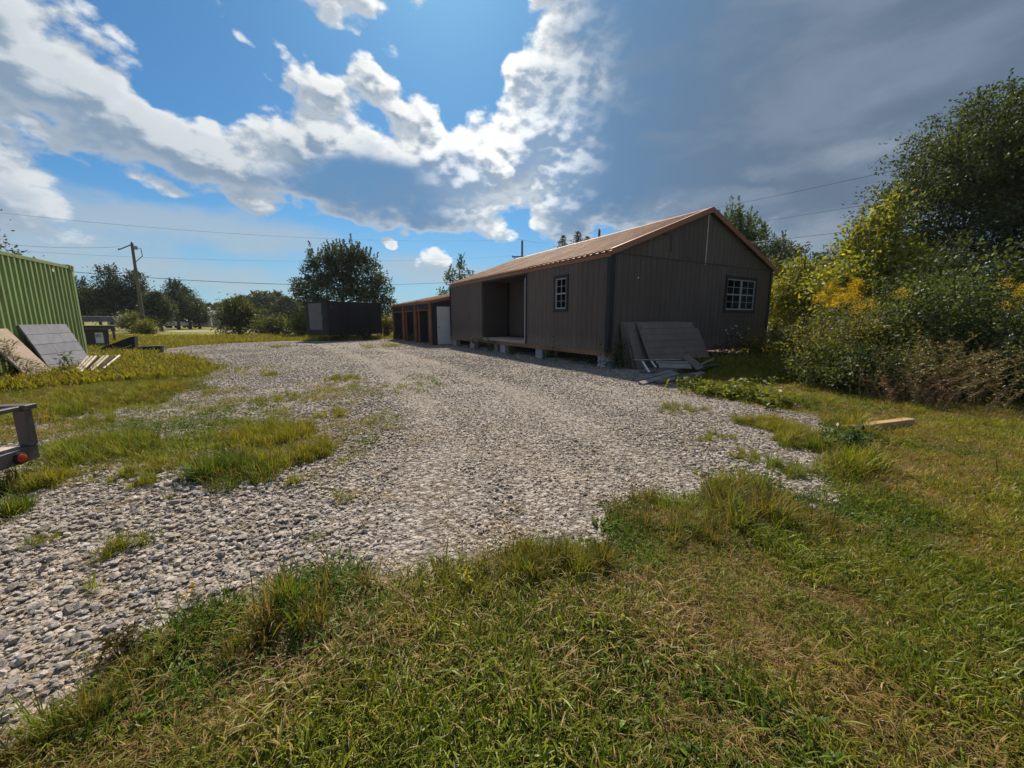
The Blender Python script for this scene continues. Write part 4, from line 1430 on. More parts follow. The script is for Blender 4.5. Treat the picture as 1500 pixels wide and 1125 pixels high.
MB().span((CL2 + .05, -2.4, .05), (CL2 + .1, -.121, CH - .02)).build('end_wall', M_GREEN, cont)
MB().span((.0, -2.4, .05), (CL2 + .1, -2.36, CH - .02)).build('rear_wall', M_GREEN, cont)
MB().span((.02, -2.39, CH - .03), (CL2 + .08, -.081, CH - .005)).build('roof', M_GREEN, cont)
for x_ in (-.02, CL2 - .06):
    for z_ in (-.0, CH - .13):
        cc = MB().span((x_, -.15, z_), (x_ + .18, .022, z_ + .135)).build('corner_casting', M_GREEN, cont, bevel=.008)
        MB().lathe((x_ + .09, .0225, z_ + .068), (0, 1, 0), [(0, .045), (.003, .043)], 12).build('lock_hole', M_DARK, cc)
MB().lathe((.9, .0, CH - .22), (0, 1, 0), [(0, .045), (.006, .04)], 9).build('patch', M_WHITE, cont)
CM = Matrix.Translation(CE) @ Matrix.Rotation(cont.rotation_euler.z, 4, 'Z')
cp = lambda x, y_, z: CM @ Vector((x, y_, z))

# sheets leaning on the container
sh = thing('leaning_sheet', 'blue grey textured sheet leaning on the green container', 'sheet', cp(.98, 0, 0), cont.rotation_euler.z)
def leaning(parent, x0, x1, out, ztop, thick, m, name, rows=0, zb=0.02):
    d = Vector((0, -out, ztop - zb)).normalized()
    n_ = Vector((0, d.z, -d.y))
    L_ = math.hypot(out, ztop - zb)
    base = Vector((0, out, zb))
    if rows:
        for i in range(rows):
            a, b = base + d * (L_ * i / rows + .004), base + d * (L_ * (i + 1) / rows - .004)
            j = rnd.uniform(0, .008)
            for xa, xb in ((x0, x0 + (x1 - x0) * (.32 + .31 * ((i * 7) % 3) / 2)), (x0 + (x1 - x0) * (.32 + .31 * ((i * 7) % 3) / 2) + .01, x1)):
                poly = [(xa, *(a + n_ * j).yz), (xa, *(b + n_ * j).yz), (xa, *(b + n_ * (thick + j)).yz), (xa, *(a + n_ * (thick + j)).yz)]
                MB().prism(poly, (xb - xa, 0, 0)).build(name, m, parent)
    else:
        a, b = base, base + d * L_
        poly = [(x0, *a.yz), (x0, *b.yz), (x0, *(b + n_ * thick).yz), (x0, *(a + n_ * thick).yz)]
        MB().prism(poly, (x1 - x0, 0, 0)).build(name, m, parent)
leaning(sh, -.13, 1.62, .38, 1.10, .03, M_FOAM, 'sheet_strip', rows=5)
bg = thing('leaning_board', 'pale beige board leaning beside the blue grey sheet', 'board', cp(2.72, 0, 0), cont.rotation_euler.z)
leaning(bg, .23, 1.03, .58, 1.02, .03, M_BEIGE, 'board_face')
rs = MB().span((.2, .44, .015), (1.2, .50, .16))
rs.v = [tuple(cp(.9, 0, 0) + (Matrix.Rotation(cont.rotation_euler.z, 3, 'Z') @ Vector(p))) for p in rs.v]
tag(rs.build('rusty_rail', M_RUST), 'rusty red steel strip at the foot of the blue grey sheet', 'rail')

# heap of pale trim boards
hb = [gp(66, 549), gp(128, 541)]
labs = ['long pale trim board lying along the foot of the blue grey sheet']
tag(MB().beam(gp(60, 556, .08), gp(112, 536, .12), .07, .03).build('trim_board', M_PALEWOOD, bevel=.003), labs[0], 'board', 'pale trim boards by the container')
pos = ['first', 'second', 'third', 'fourth', 'fifth', 'sixth', 'seventh', 'eighth', 'ninth']
for i in range(9):
    px = 108 + i * 5.2
    a = gp(px, 546 - i * .6, .12 + .02 * (i % 3))
    b = gp(px + 21 + i * .6, 522 - i * .2, .36 + .03 * ((i * 5) % 4))
    lab = 'pale trim board sloping in the heap beside the container, %s from the container end' % pos[i]
    tag(MB().beam(a, b, .036, .024, roll=rnd.uniform(-.6, .6)).build('trim_board', M_PALEWOOD, bevel=.003), lab, 'board', 'pale trim boards by the container')

# ------------------------------------------------------------------ low dark hut
HC = gp(136, 513)
hut = thing('hut', 'low dark wooden hut with two white signs beyond the green container', 'hut', (HC.x, HC.y, 0), R(45))
HW, HD, HH = 1.02, 1.1, .83
for i in range(8):
    x0 = -HW / 2 + i * HW / 8
    MB().span((x0 + .003, -.02, .0), (x0 + HW / 8 - .003, 0.0, HH)).build('wall_board', M_HUT, hut)
MB().span((-HW / 2 + .005, .002, 0), (HW / 2 - .005, HD, HH - .01)).build('wall', M_HUT, hut)
MB().prism([(-HW / 2 - .2, -.24, HH + .10), (HW / 2 + .22, -.24, HH + .10), (HW / 2 + .05, -.1, HH - .02), (-HW / 2 - .05, -.1, HH - .02)], (0, HD + .3, .03)).build('roof', M_HUTROOF, hut)
MB().span((-HW / 2 - .24, -.27, HH + .13), (HW / 2 + .26, HD + .2, HH + .16)).build('roof_edge', M_HUTROOF, hut)
for x0, x1 in ((-.26, -.13), (.13, .36)):
    MB().span((x0, -.036, .28), (x1, -.021, .70)).build('sign_plate', M_WHITE, hut)
MB().span((.15, -.041, .52), (.30, -.0365, .64)).build('sign_print', mat('grey_print', (.35, .35, .36), .7), hut)
MB().span((-.62, -.03, .64), (-.52, .0, .70)).build('bracket', M_WHITE, hut)
HC2 = gp(133, 505)
hut2 = thing('lean_to_roof', 'flat felted shelter roof standing just behind the dark hut', 'shelter', (HC2.x, HC2.y, 0), R(45))
for sx in (-1, 1):
    for sy in (0, 1.2):
        MB().span((sx * .85 - .04, sy, 0), (sx * .85 + .04, sy + .08, 1.12)).build('post', M_HUT, hut2)
MB().prism([(-1.0, -.2, 1.12), (1.05, -.2, 1.12), (.9, -.2, 1.38), (-.95, -.2, 1.38)], (0, 1.7, .02)).build('roof_slab', M_HUTROOF, hut2)

# ------------------------------------------------------------------ black loader bucket
BC = gp(184, 519)
bk = thing('loader_bucket', 'black metal loader bucket with a slanted side lying in the grass', 'bucket', (BC.x, BC.y, 0), R(38))
MB().prism([(-.62, 0, .05), (.2, 0, .05), (.28, 0, .62), (.22, 0, .62), (-.62, 0, .24)], (0, .03, 0)).build('side_plate', M_BLACK, bk)
MB().prism([(-.62, .9, .05), (.2, .9, .05), (.28, .9, .62), (.22, .9, .62), (-.62, .9, .24)], (0, .03, 0)).build('side_plate', M_BLACK, bk)
MB().span((-.62, .031, .03), (.2, .899, .06)).build('floor_plate', M_BLACK, bk)
MB().prism([(.2, .031, .05), (.24, .031, .05), (.30, .031, .62), (.26, .031, .62)], (0, .868, 0)).build('back_plate', M_BLACK, bk)
MB().beam((-.5, -.06, .05), (.2, -.06, .32), .03, .03).build('strut', M_STEEL, bk)
MB().span((.34, -.05, .02), (1.0, .5, .26)).build('frame_box', M_BLACK, bk)
for x in (.45, .75, .95):
    MB().span((x, -.06, .0), (x + .04, -.051, .24)).build('rib', M_TRAILERSTEEL, bk)

# ------------------------------------------------------------------ small utility trailer, cut by the left edge
UC = Vector((-3.59, 2.74, 0))
ut = thing('utility_trailer', 'grey steel utility trailer with a round red tail light at the left edge', 'trailer', UC, R(-78))
# local x runs along the rear beam away from the corner post; built facing -y, then turned over so that the rear faces +y
MB().span((-.0, -.07, .19), (1.5, .0, .295)).build('rear_beam', M_TRAILERSTEEL, ut, bevel=.005)
MB().span((-.003, -.074, .297), (.058, -.004, .557)).build('corner_post', M_TRAILERSTEEL, ut, bevel=.004)
MB().span((-.04, -.08, .558), (.05, 1.9, .595)).build('top_rail', M_TRAILERSTEEL, ut, bevel=.004)
MB().span((.06, -.06, .561), (1.5, -.02, .592)).build('rear_rail', M_TRAILERSTEEL, ut, bevel=.004)
MB().span((-.02, .001, .18), (.05, 2.2, .28)).build('side_rail', M_TRAILERSTEEL, ut)
for k in range(4):
    MB().span((-.01, .5 + k * .45, .281), (.035, .545 + k * .45, .545)).build('rail_post', M_TRAILERSTEEL, ut)
for k in range(8):
    MB().span((.06 + k * .18, .004, .262), (.06 + k * .18 + .172, 2.2, .298)).build('deck_plank', M_TRAILERDECK, ut)
lt = link('tail_light', None, ut)
lt.location = (.15, -.072, .235)
MB().lathe((0, 0, 0), (0, -1, 0), [(0, .045), (.012, .044), (.015, .034)], 20).build('bezel', M_TYRE, lt)
MB().lathe((0, -.0155, 0), (0, -1, 0), [(0, .032), (.006, .030), (.010, .018), (.011, .006)], 20).build('lens', M_REDLENS, lt)
mb = MB()
for k in range(11):                                 # safety chain hanging in a loop
    t = k / 10
    c = Vector((.06 + .16 * t, -.05, .165 - .135 * math.sin(math.pi * min(1, t * 1.1))))
    pts = []
    for q in range(9):
        a = 2 * math.pi * q / 8
        w_, h_ = .016 * math.cos(a), .009 * math.sin(a)
        pts.append(c + (Vector((w_, h_ if k % 2 else 0, 0 if k % 2 else h_))))
    mb.tube(pts, .0038, 5, cap=False)
mb.build('chain', M_RUST, ut)
w = link('wheel', None, ut)
w.location = (.12 - .26, 1.5, .24)
MB().lathe((.08, 0, 0), (-1, 0, 0), [(0, .14), (.01, .22), (.04, .24), (.12, .24), (.15, .22), (.16, .14)], 22).build('tyre', M_TYRE, w)
MB().lathe((.05, 0, 0), (-1, 0, 0), [(0, .13), (.08, .14), (.1, .05)], 16).build('rim', M_STEEL, w)
for o_ in ut.children:
    q_ = [o_] + list(o_.children)
    o_.location.y *= -1
    for c_ in q_:
        if c_.data:
            c_.data.transform(Matrix.Scale(-1, 4, (0, 1, 0)))
            c_.data.flip_normals()
tag(MB().tube([UC + Matrix.Rotation(R(-78), 3, 'Z') @ Vector((.3 + .12 * math.cos(a) + .02 * a, -.45 - .16 * math.sin(a), .315 + .012 * a)) for a in [k * .5 for k in range(26)]], .014, 6).build('strap_coil', M_BLACK), 'coiled dark strap lying on the deck of the utility trailer', 'strap')
Q = Matrix.Rotation(R(-78), 3, 'Z') @ Matrix.Diagonal((1, -1, 1))
for k, (x0, y0, x1, y1, lab) in enumerate(((.12, .25, .9, .38, 'reddish scrap board lying across the utility trailer deck'), (.2, .72, .8, .66, 'grey offcut lying behind the coiled strap on the trailer deck'))):
    tag(MB().beam(UC + Q @ Vector((x0, y0, .316)), UC + Q @ Vector((x1, y1, .316)), .09, .03).build('scrap_board', M_BARN if k == 0 else M_LUMBER), lab, 'board')

# ------------------------------------------------------------------ siding sheets leaning on the gable
def gl(x, out, z):
    return shed_pt(x, -out, z)
def lean_sheet(x0, x1, out0, z0, out1, z1, thick, clip=None):
    """grooved sheet, long side level, from the foot (out0, z0) to the top edge (out1, z1)"""
    a, b = Vector((0, -out0, z0)), Vector((0, -out1, z1))
    d = (b - a).normalized()
    n_ = Vector((0, -d.z, d.y))
    L_ = (b - a).length
    mb = MB()
    rows = 6
    for i in range(rows):
        s0, s1 = L_ * i / rows, L_ * (i + 1) / rows
        for (q0, q1, h) in ((s0 + .006, s1 - .006, thick), (s1 - .006, s1 + (.006 if i < rows - 1 else 0), thick - .009)):
            if q1 <= q0:
                continue
            xe = x1
            if clip and i >= rows - 1:
                xe = x1 - clip
            p0, p1 = a + d * q0, a + d * q1
            mb.prism([(x0, p0.y, p0.z), (x0, p1.y, p1.z), (x0, p1.y + n_.y * h, p1.z + n_.z * h), (x0, p0.y + n_.y * h, p0.z + n_.z * h)], (xe - x0, 0, 0))
    return mb
sheet_labels = ['brown siding sheet at the back of the leaning stack, against the gable wall', 'second brown siding sheet of the leaning stack, counted from the wall', 'middle brown siding sheet of the leaning stack by the gable',
                'fourth brown siding sheet of the leaning stack, just behind the front one', 'front brown siding sheet of the leaning stack, with a cut upper corner']
for i in range(5):
    last = i == 4
    x0 = .34 + (.035 * i if not last else .40)
    mb = lean_sheet(x0, (2.86 + .02 * i) if not last else 3.12, (.28 + .095 * i) if not last else .70, .012 if not last else .19, .045 + .026 * i if not last else .19, 1.16 - .012 * i if not last else 1.14, .016, .16 if last else None)
    o = link('siding_sheet', mb.mesh('siding_sheet', M_PANEL))
    o.location = SHED0
    o.rotation_euler = (0, 0, SHED_A)
    tag(o, sheet_labels[i], 'siding sheet', 'siding sheets leaning on the gable')

# scrap lumber in front of the sheets
def scrap(p0, p1, z0, z1, w_, h_, m, lab, roll=0.0):
    a, b = gp(*p0, z0), gp(*p1, z1)
    tag(MB().beam(a, b, w_, h_, roll=roll).build('scrap_board', m, bevel=.004), lab, 'board', 'scrap boards in front of the leaning sheets')
scrap((928, 527), (1003, 527), .26, .24, .03, .02, M_PALEWOOD, 'thin pale stick lying level across the foot of the leaning sheets')
scrap((941, 529), (951, 545), .22, .05, .045, .02, M_WHITE, 'short white strip slanting below the thin pale stick, nearest the shed corner')
scrap((954, 529), (961, 538), .22, .10, .045, .02, M_WHITE, 'short white strip slanting below the thin pale stick, beside its twin')
scrap((965, 536), (1012, 537), .16, .15, .17, .03, M_LUMBER, 'wide pale grey board lying across the middle of the scrap pile', .5)
scrap((961, 531), (1008, 531), .20, .22, .10, .03, M_LUMBER, 'grey board lying behind the wide one on the scrap pile', .4)
scrap((1003, 521), (1026, 540), .34, .12, .16, .035, M_PANEL, 'short wide brown offcut tilted against the front siding sheet', .5)
scrap((1021, 537), (1046, 525), .10, .22, .05, .03, M_PALEWOOD, 'pale board end sticking up at the grass side of the scrap pile')
scrap((1000, 541), (1052, 534), .08, .10, .12, .03, M_LUMBERDARK, 'dark board reaching into the grass from the scrap pile')
scrap((931, 557), (984, 544), .035, .16, .10, .04, M_LUMBER, 'long grey board at the front of the scrap pile, nearest the gravel', .3)
scrap((938, 562), (992, 547), .03, .12, .11, .04, M_LUMBER, 'second long grey board from the gravel side of the scrap pile', .3)
scrap((962, 561), (1016, 549), .03, .10, .13, .045, M_LUMBERDARK, 'dark thick board in the lower front of the scrap pile', .2)
scrap((978, 557), (1030, 546), .06, .10, .10, .035, M_LUMBER, 'grey board beside the bright green weeds in the scrap pile', .3)
scrap((936, 545), (968, 545), .03, .05, .09, .03, M_LUMBERDARK, 'dark short board under the white strips')
scrap((985, 530), (1030, 541), .14, .10, .09, .03, M_LUMBERDARK, 'dark board crossing under the tilted brown offcut')
scrap((948, 552), (1000, 557), .02, .02, .12, .03, M_RUST, 'reddish board lying flat under the front of the scrap pile')

# timber block in the grass
ta, tb = gp(1238, 629, .06), gp(1334, 617, .06)
tag(MB().beam(ta, tb, .085, .07).build('timber', M_TIMBER, bevel=.004), 'short square timber lying in the grass before the bushes', 'timber')

# ------------------------------------------------------------------ poles and wires
def insulator(par, p, h=.12):
    MB().lathe(p, (0, 0, 1), [(0, .02), (.02, .05), (.05, .045), (.06, .06), (h - .02, .05), (h, .02)], 10).build('insulator', M_STEEL, par)
def pole_at(base, top, label, r=.15, arm=None, stub=True):
    o = thing('utility_pole', label, 'pole', base, 0, 'utility poles')
    t = Vector(top) - Vector(base)
    MB().tube([(0, 0, -.05), t * .5, t], [r, r * .85, r * .7], 10).build('shaft', M_POLE, o)
    return o, t
p1b = gp(212, 488)
p1t = at(193, 356, p1b.y)
pl1, t1 = pole_at(p1b, p1t, 'leaning wooden utility pole by the dark trees')
MB().beam(t1 * .985, t1 * .985 + Vector((-1.4, .1, -.45)), .07, .07).build('arm', M_POLE, pl1)
insulator(pl1, t1 + Vector((0, 0, 0)))
insulator(pl1, t1 * .985 + Vector((-1.35, .1, -.4)))
MB().lathe(t1 * .93 + Vector((.28, 0, 0)), (0, 0, 1), [(0, .10), (.02, .15), (.30, .15), (.33, .08)], 12).build('bracket_can', M_STEEL, pl1)
MB().tube([t1 * .95, t1 * .93 + Vector((.75, 0, .1)), t1 * .86 + Vector((.8, 0, 0)), t1 * .80 + Vector((.15, 0, 0))], .03, 6).build('drop_cable', M_WIRE, pl1)
MB().tube([t1 * .10 + Vector((.19, 0, 0)), t1 * .45 + Vector((.16, 0, 0))], .03, 6).build('conduit', M_STEEL, pl1)
p2t = at(765, 353, 45)
p2b = Vector((p2t.x - .05, 45, 0))
pl2, t2 = pole_at(p2b, p2t, 'utility pole with crossarm standing behind the shed roof', .16)
ca = t2 + Vector((0, -.18, -1.72))
MB().beam(ca + Vector((-1.15, 0, 0)), ca + Vector((1.15, 0, .02)), .11, .13).build('crossarm', M_POLE, pl2)
for s in (-1, 1):
    MB().beam(ca + Vector((s * .7, 0, -.05)), ca + Vector((0, .02, -.65)), .05, .04).build('brace', M_POLE, pl2)
    insulator(pl2, ca + Vector((s * 1.05, 0, .07)))
insulator(pl2, t2 + Vector((0, 0, 0)), .18)
MB().lathe(ca + Vector((-.85, -.1, -.55)), (0, 0, 1), [(0, .08), (.03, .10), (.4, .10), (.45, .05)], 10).build('fuse_cutout', M_STEEL, pl2)
p3t = at(878, 337, 40)
pl3, t3 = pole_at(Vector((p3t.x, 40, 0)), p3t, 'plain utility pole whose tip shows over the shed roof', .16)
insulator(pl3, t3, .2)
MB().beam(t3 + Vector((0, 0, -.95)), t3 + Vector((1.0, 0, -.85)), .08, .08).build('arm', M_POLE, pl3)

def wire(p, q, sag, r, lab):
    pts = []
    for k in range(25):
        t = k / 24
        v = Vector(p).lerp(Vector(q), t)
        v.z -= sag * 4 * t * (1 - t)
        pts.append(v)
    tag(MB().tube(pts, r, 5).build('power_line', M_WIRE), lab, 'wire', 'overhead wires')
W1l = at(-60, 305, 30)
wire(W1l, p2t + Vector((0, 0, .15)), .9, .008, 'topmost thin wire running from the left to the crossarm pole')
wire(p2t + Vector((0, 0, .15)), p3t + Vector((0, 0, .15)), .8, .008, 'thin wire sagging between the crossarm pole and the plain pole')
wire(at(-60, 362, 30), p2b + ca + Vector((-1.0, 0, .12)), .8, .007, 'faint middle wire running from the left to the crossarm')
wire(at(-60, 382, 26), at(700, 411, 40), .9, .02, 'thick dark cable crossing low behind the black trailer')
wire(p3t + Vector((0, 0, .15)), at(1700, 160, 15), .3, .012, 'highest wire rising over the right trees')
wire(p3t + Vector((.9, 0, -.8)), at(1700, 222, 12), .4, .010, 'middle wire passing before the large right tree')
wire(p3b_ := p3t + Vector((0, 0, -2.2)), at(1720, 275, 8.5), .35, .011, 'lowest bright cable passing before the right trees')
wire(p1t + Vector((-1.3, .1, -.3)), at(-60, 350, 28), .3, .012, 'short wire leaving the arm of the leaning pole')

# ------------------------------------------------------------------ far things across the road
def house(px0, px1, pyb, Y, h, rh, lab, wall, roofm):
    a, b = at(px0, pyb, Y), at(px1, pyb, Y)
    w_ = (b - a).length
    o = thing('house', lab, 'house', ((a.x + b.x) / 2, Y, 0), 0)
    MB().span((-w_ / 2, 0, 0), (w_ / 2, 6, h)).build('wall', wall, o)
    MB().prism([(-w_ / 2 - .3, -.4, h), (w_ / 2 + .3, -.4, h), (w_ / 2 + .3, 3, h + rh), (-w_ / 2 - .3, 3, h + rh)], (0, 0, .15)).build('roof', roofm, o)
    MB().prism([(-w_ / 2 - .3, 6.4, h), (w_ / 2 + .3, 6.4, h), (w_ / 2 + .3, 3, h + rh), (-w_ / 2 - .3, 3, h + rh)], (0, 0, .15)).build('roof', roofm, o)
    for k in range(2):
        x = -w_ / 4 + k * w_ / 2
        f = MB().span((x - .5, -.05, .9), (x + .5, 0, 2.0)).build('window', M_WHITE, o)
        MB().span((x - .42, -.06, .98), (x + .42, -.051, 1.92)).build('pane', M_DARK, f)
house(289, 311, 480, 70, 1.9, .9, 'low grey house beyond the road, right of the dark tree row', M_GREYSHED, M_HUTROOF)
house(158, 200, 478, 72, 1.5, .8, 'low grey house seen between the hut and the tree trunks', M_GREYSHED, M_HUTROOF)
lamp = thing('yard_light', 'pale metal yard light post beyond the road', 'lamp post', at(311, 482, 60).xy.to_3d(), 0)
MB().tube([(0, 0, 0), (0, 0, 2.9)], [.09, .07], 8).build('post', M_WHITE, lamp)
MB().lathe((-.2, 0, 2.85), (0, 0, 1), [(0, .2), (.08, .28), (.2, .22), (.26, .06)], 10).build('lamp_head', M_WHITE, lamp)

def car(px, py, Y, rz, lab, m):
    p = at(px, py, Y)
    o = thing('parked_car', lab, 'car', (p.x, p.y, 0), rz, 'cars parked beyond the road')
    side = [(-2.1, .35), (-2.1, .75), (-1.9, .9), (-1.2, .98), (-.7, 1.42), (.7, 1.45), (1.3, 1.0), (2.0, .9), (2.15, .6), (2.1, .35)]
    MB().prism([(x, -.85, z) for x, z in side], (0, 1.7, 0)).build('body', m, o, bevel=.05)
    for s in (-.86, .855):
        MB().prism([(x, s, z) for x, z in ((-.95, 1.02), (-.6, 1.36), (.6, 1.38), (1.05, 1.02))], (0, .006, 0)).build('side_window', M_BLACK, o)
    for x in (-1.3, 1.3):
        for s in (-1, 1):
            MB().lathe((x, s * .72 - .1, .32), (0, 1, 0), [(0, .2), (.02, .31), (.17, .31), (.2, .2)], 14).build('wheel', M_TYRE, o)
car(253, 480, 62, .1, 'dark blue car parked in the shade between the tree trunks', M_CAR)
car(268, 480, 60, .15, 'silver car parked beside the dark blue one', M_CAR2)
# grey shed and a rail fence behind the right bushes
gs = thing('grey_shack', 'small weathered grey shack glimpsed between shed and yellow bushes', 'shack', at(1155, 488, 24).xy.to_3d(), R(-40))
for i in range(9):
    MB().span((-1.1 + i * .25, -.02, 0), (-1.1 + i * .25 + .235, 0, 1.5 + .06 * ((i * 5) % 3))).build('wall_board', M_GREYSHED, gs)
MB().span((-1.1, .01, 0), (1.1, 1.6, 1.45)).build('wall', M_GREYSHED, gs)
MB().prism([(-1.25, -.2, 1.62), (1.25, -.2, 1.62), (1.25, 1.8, 1.75), (-1.25, 1.8, 1.75)], (0, 0, .06)).build('roof', M_HUT, gs)
fn = thing('rail_fence', 'pale wooden rail fence beside the grey shack', 'fence', at(1137, 488, 23).xy.to_3d(), R(-35))
for k in range(4):
    MB().span((-2.4 + k * 1.6, -.05, 0), (-2.4 + k * 1.6 + .1, .05, 1.1)).build('post', M_PALEWOOD, fn)
for z in (.35, .8):
    MB().span((-2.45, -.085, z), (2.6, -.051, z + .12)).build('rail', M_PALEWOOD, fn)
# ------------------------------------------------------------------ plants
def leaf_cloud(name, cen, axis, size, aspect, tint, m, seed, spread=.8, fold=.25):
    """many leaf-sized faces: cen (n,3) points, axis (n,3) the way each leaf points, tint (n,3)"""
    r = np.random.default_rng(seed)
    n = len(cen)
    ax = axis + r.normal(0, spread, (n, 3))
    ax /= np.linalg.norm(ax, axis=1)[:, None] + 1e-9
    up = r.normal(0, .75, (n, 3)) + np.array([0, 0, .7])
    sd = np.cross(ax, up)
    sd /= np.linalg.norm(sd, axis=1)[:, None] + 1e-9
    nr = np.cross(sd, ax)
    L = (size * r.uniform(.6, 1.3, n))[:, None]
    W = L * aspect * .5
    a = cen - ax * L * .5
    d = cen + ax * L * .5
    b = cen + sd * W + nr * W * fold - ax * L * .05
    c = cen - sd * W + nr * W * fold - ax * L * .05
    V = np.stack([a, b, d, c], 1).reshape(-1, 3)
    F = np.arange(4 * n).reshape(n, 4)
    C = np.repeat(np.concatenate([tint, np.ones((n, 1))], 1), 4, axis=0)
    return np_mesh(name, V, F, 4, m, C)

def tints(r, n, base, var=.25, yellow=0.0, grp=None):
    t = np.array(base)[None] * np.clip(1 + var * r.normal(size=(n, 1)), .35, 2)
    if grp is not None:
        t = t * grp[:, None]
    y = (r.random((n, 1)) < yellow)
    return np.where(y, t * np.array([1.9, 1.35, .8]), t)

def crown_points(blobs, nclump, per, cr, r, shell=.55, flat=.8):
    """clump centres fill the outer part of a set of ellipsoids; leaves gather round them"""
    vol = np.array([(b[3] * b[4] * b[5]) ** .67 for b in blobs])
    cnt = np.maximum(1, (nclump * vol / vol.sum()).astype(int))
    cl = []
    for b, k in zip(blobs, cnt):
        d = r.normal(size=(k, 3))
        d /= np.linalg.norm(d, axis=1)[:, None]
        rad = r.uniform(shell ** 2, 1.05, k) ** .5
        lump = 1 + .22 * np.sin(d[:, 0] * 5 + b[0] * 3) * np.sin(d[:, 2] * 6 + b[1]) + r.normal(0, .06, k)
        cl.append(np.array(b[:3]) + d * (rad * lump)[:, None] * np.array(b[3:6]))
    cl = np.concatenate(cl)
    k = len(cl)
    cen = np.repeat(cl, per, 0)
    own = np.repeat(np.arange(k), per)
    off = np.clip(r.normal(0, 1, (len(cen), 3)), -1.5, 1.5) * cr * np.array([1, 1, flat]) * np.repeat(r.uniform(.6, 1.3, k), per)[:, None]
    return cl, cen + off, off, own

def limbs(mb, base_h, r0, top, blobs, cl, r, nl, twig=.012):
    """trunk, limbs to the blob centres, branches to some clumps"""
    pts = [Vector((0, 0, -.05)), Vector((r.normal(0, .05), r.normal(0, .05), base_h)), Vector(top)]
    mb.tube([pts[0], pts[0].lerp(pts[1], .5) + Vector((r.normal(0, .03), 0, 0)), pts[1], pts[1].lerp(pts[2], .5) + Vector((r.normal(0, .1), r.normal(0, .1), 0)), pts[2]], [r0 * 1.25, r0, r0 * .85, r0 * .5, r0 * .15], 9)
    starts = []
    for b in blobs:
        c = Vector(b[:3])
        s = pts[1].lerp(pts[2], min(.8, max(0, (c.z - base_h) / max(.3, (top[2] - base_h)) - .25)))
        mid = s.lerp(c, .55) + Vector((r.normal(0, .1), r.normal(0, .1), -.05 * (c - s).length))
        mb.tube([s, mid, c], [r0 * .42, r0 * .3, r0 * .12], 6)
        starts.append((mid, c))
    idx = r.choice(len(cl), min(nl, len(cl)), replace=False)
    for i in idx:
        p = Vector(cl[i])
        m_, c = min(starts, key=lambda q: (q[1] - p).length)
        s = m_.lerp(c, r.uniform(.2, 1))
        mb.tube([s, s.lerp(p, .5) + Vector((0, 0, .06 * (p - s).length)), p], [r0 * .14 + .004, r0 * .09 + .003, .004], 4, cap=False)

def tree(name, label, cat, base, blobs, nclump, per, cr, leaf, tint, seed, trunk_h, r0, group=None, aspect=.55, shoots=0, shoot_len=.8, yellow=0., var=.28, up=.2, nl=40, shell=.55, m=None):
    r = np.random.default_rng(seed)
    o = thing(name, label, cat, base, 0, group)
    cl, cen, off, own = crown_points(blobs, nclump, per, cr, r, shell)
    g = np.clip(1 + .22 * r.normal(size=len(cl)), .5, 1.7)[own]
    axis = off / (cr + 1e-6) + np.array([0, 0, up])
    T_ = tints(r, len(cen), tint, var, yellow, g)
    mb = MB()
    zt = max(b[2] + b[5] * .5 for b in blobs)
    bt = max(blobs, key=lambda b: b[2])
    limbs(mb, trunk_h, r0, (bt[0] * .8, bt[1] * .8, zt), blobs, cl, r, nl)
    if shoots:
        topc = sorted(range(len(cl)), key=lambda i: -cl[i][2] - r.random() * 1.2)[:shoots]
        sc, sa, st = [], [], []
        for i in topc:
            p = Vector(cl[i])
            d = Vector((r.normal(0, .22), r.normal(0, .22), 1)).normalized()
            ln = shoot_len * r.uniform(.5, 1.2)
            mb.tube([p - d * .3, p + d * ln], [.012, .004], 4, cap=False)
            k = int(14 + 22 * ln)
            for q in range(k):
                t = q / k
                sc.append(p + d * ln * t + Vector(r.normal(0, leaf * .55 * (1.15 - t), 3)))
                sa.append(d + Vector(r.normal(0, .7, 3)))
        cen = np.concatenate([cen, np.array([tuple(v) for v in sc])])
        axis = np.concatenate([axis, np.array([tuple(v) for v in sa])])
        T_ = np.concatenate([T_, tints(r, len(sc), tint, var, yellow)])
    mb.build('trunk', M_BARK, o, smooth=True)
    k = cen[:, 2] > .03
    link('crown', leaf_cloud('crown', cen[k], axis[k], leaf, aspect, T_[k], m or M_LEAF, seed), o)
    return o

DKGREEN, MIDGREEN, YGREEN, BLUEGREEN, OLIVEG = (.040, .060, .018), (.058, .085, .020), (.13, .135, .022), (.035, .055, .028), (.085, .090, .022)

# tall tree at the right
bt_base = Vector((14.3, 11.8, 0))
tree('broadleaf_tree', 'tall dense green tree rising over the bushes at the right', 'tree', bt_base,
     [(0, 0, 5.9, 1.9, 1.9, 1.5), (-1.9, -.2, 5.4, 1.5, 1.6, 1.4), (2.0, .2, 5.6, 2.0, 1.8, 1.7), (-2.3, -.2, 4.0, 1.5, 1.6, 1.4), (-.6, -1.2, 4.6, 1.7, 1.5, 1.6), (1.8, -1.0, 4.6, 2.0, 1.7, 1.8),
      (-2.1, -.8, 2.6, 1.3, 1.4, 1.3), (0, -1.6, 2.6, 1.7, 1.5, 1.5), (2.4, -1.0, 2.6, 1.9, 1.6, 1.6), (.5, .3, 6.4, 1.2, 1.1, .8)],
     1750, 72, .25, .088, (.048, .068, .021), 101, 1.6, .2, shoots=70, shoot_len=.5, up=.35, nl=150, shell=.45, yellow=.03)
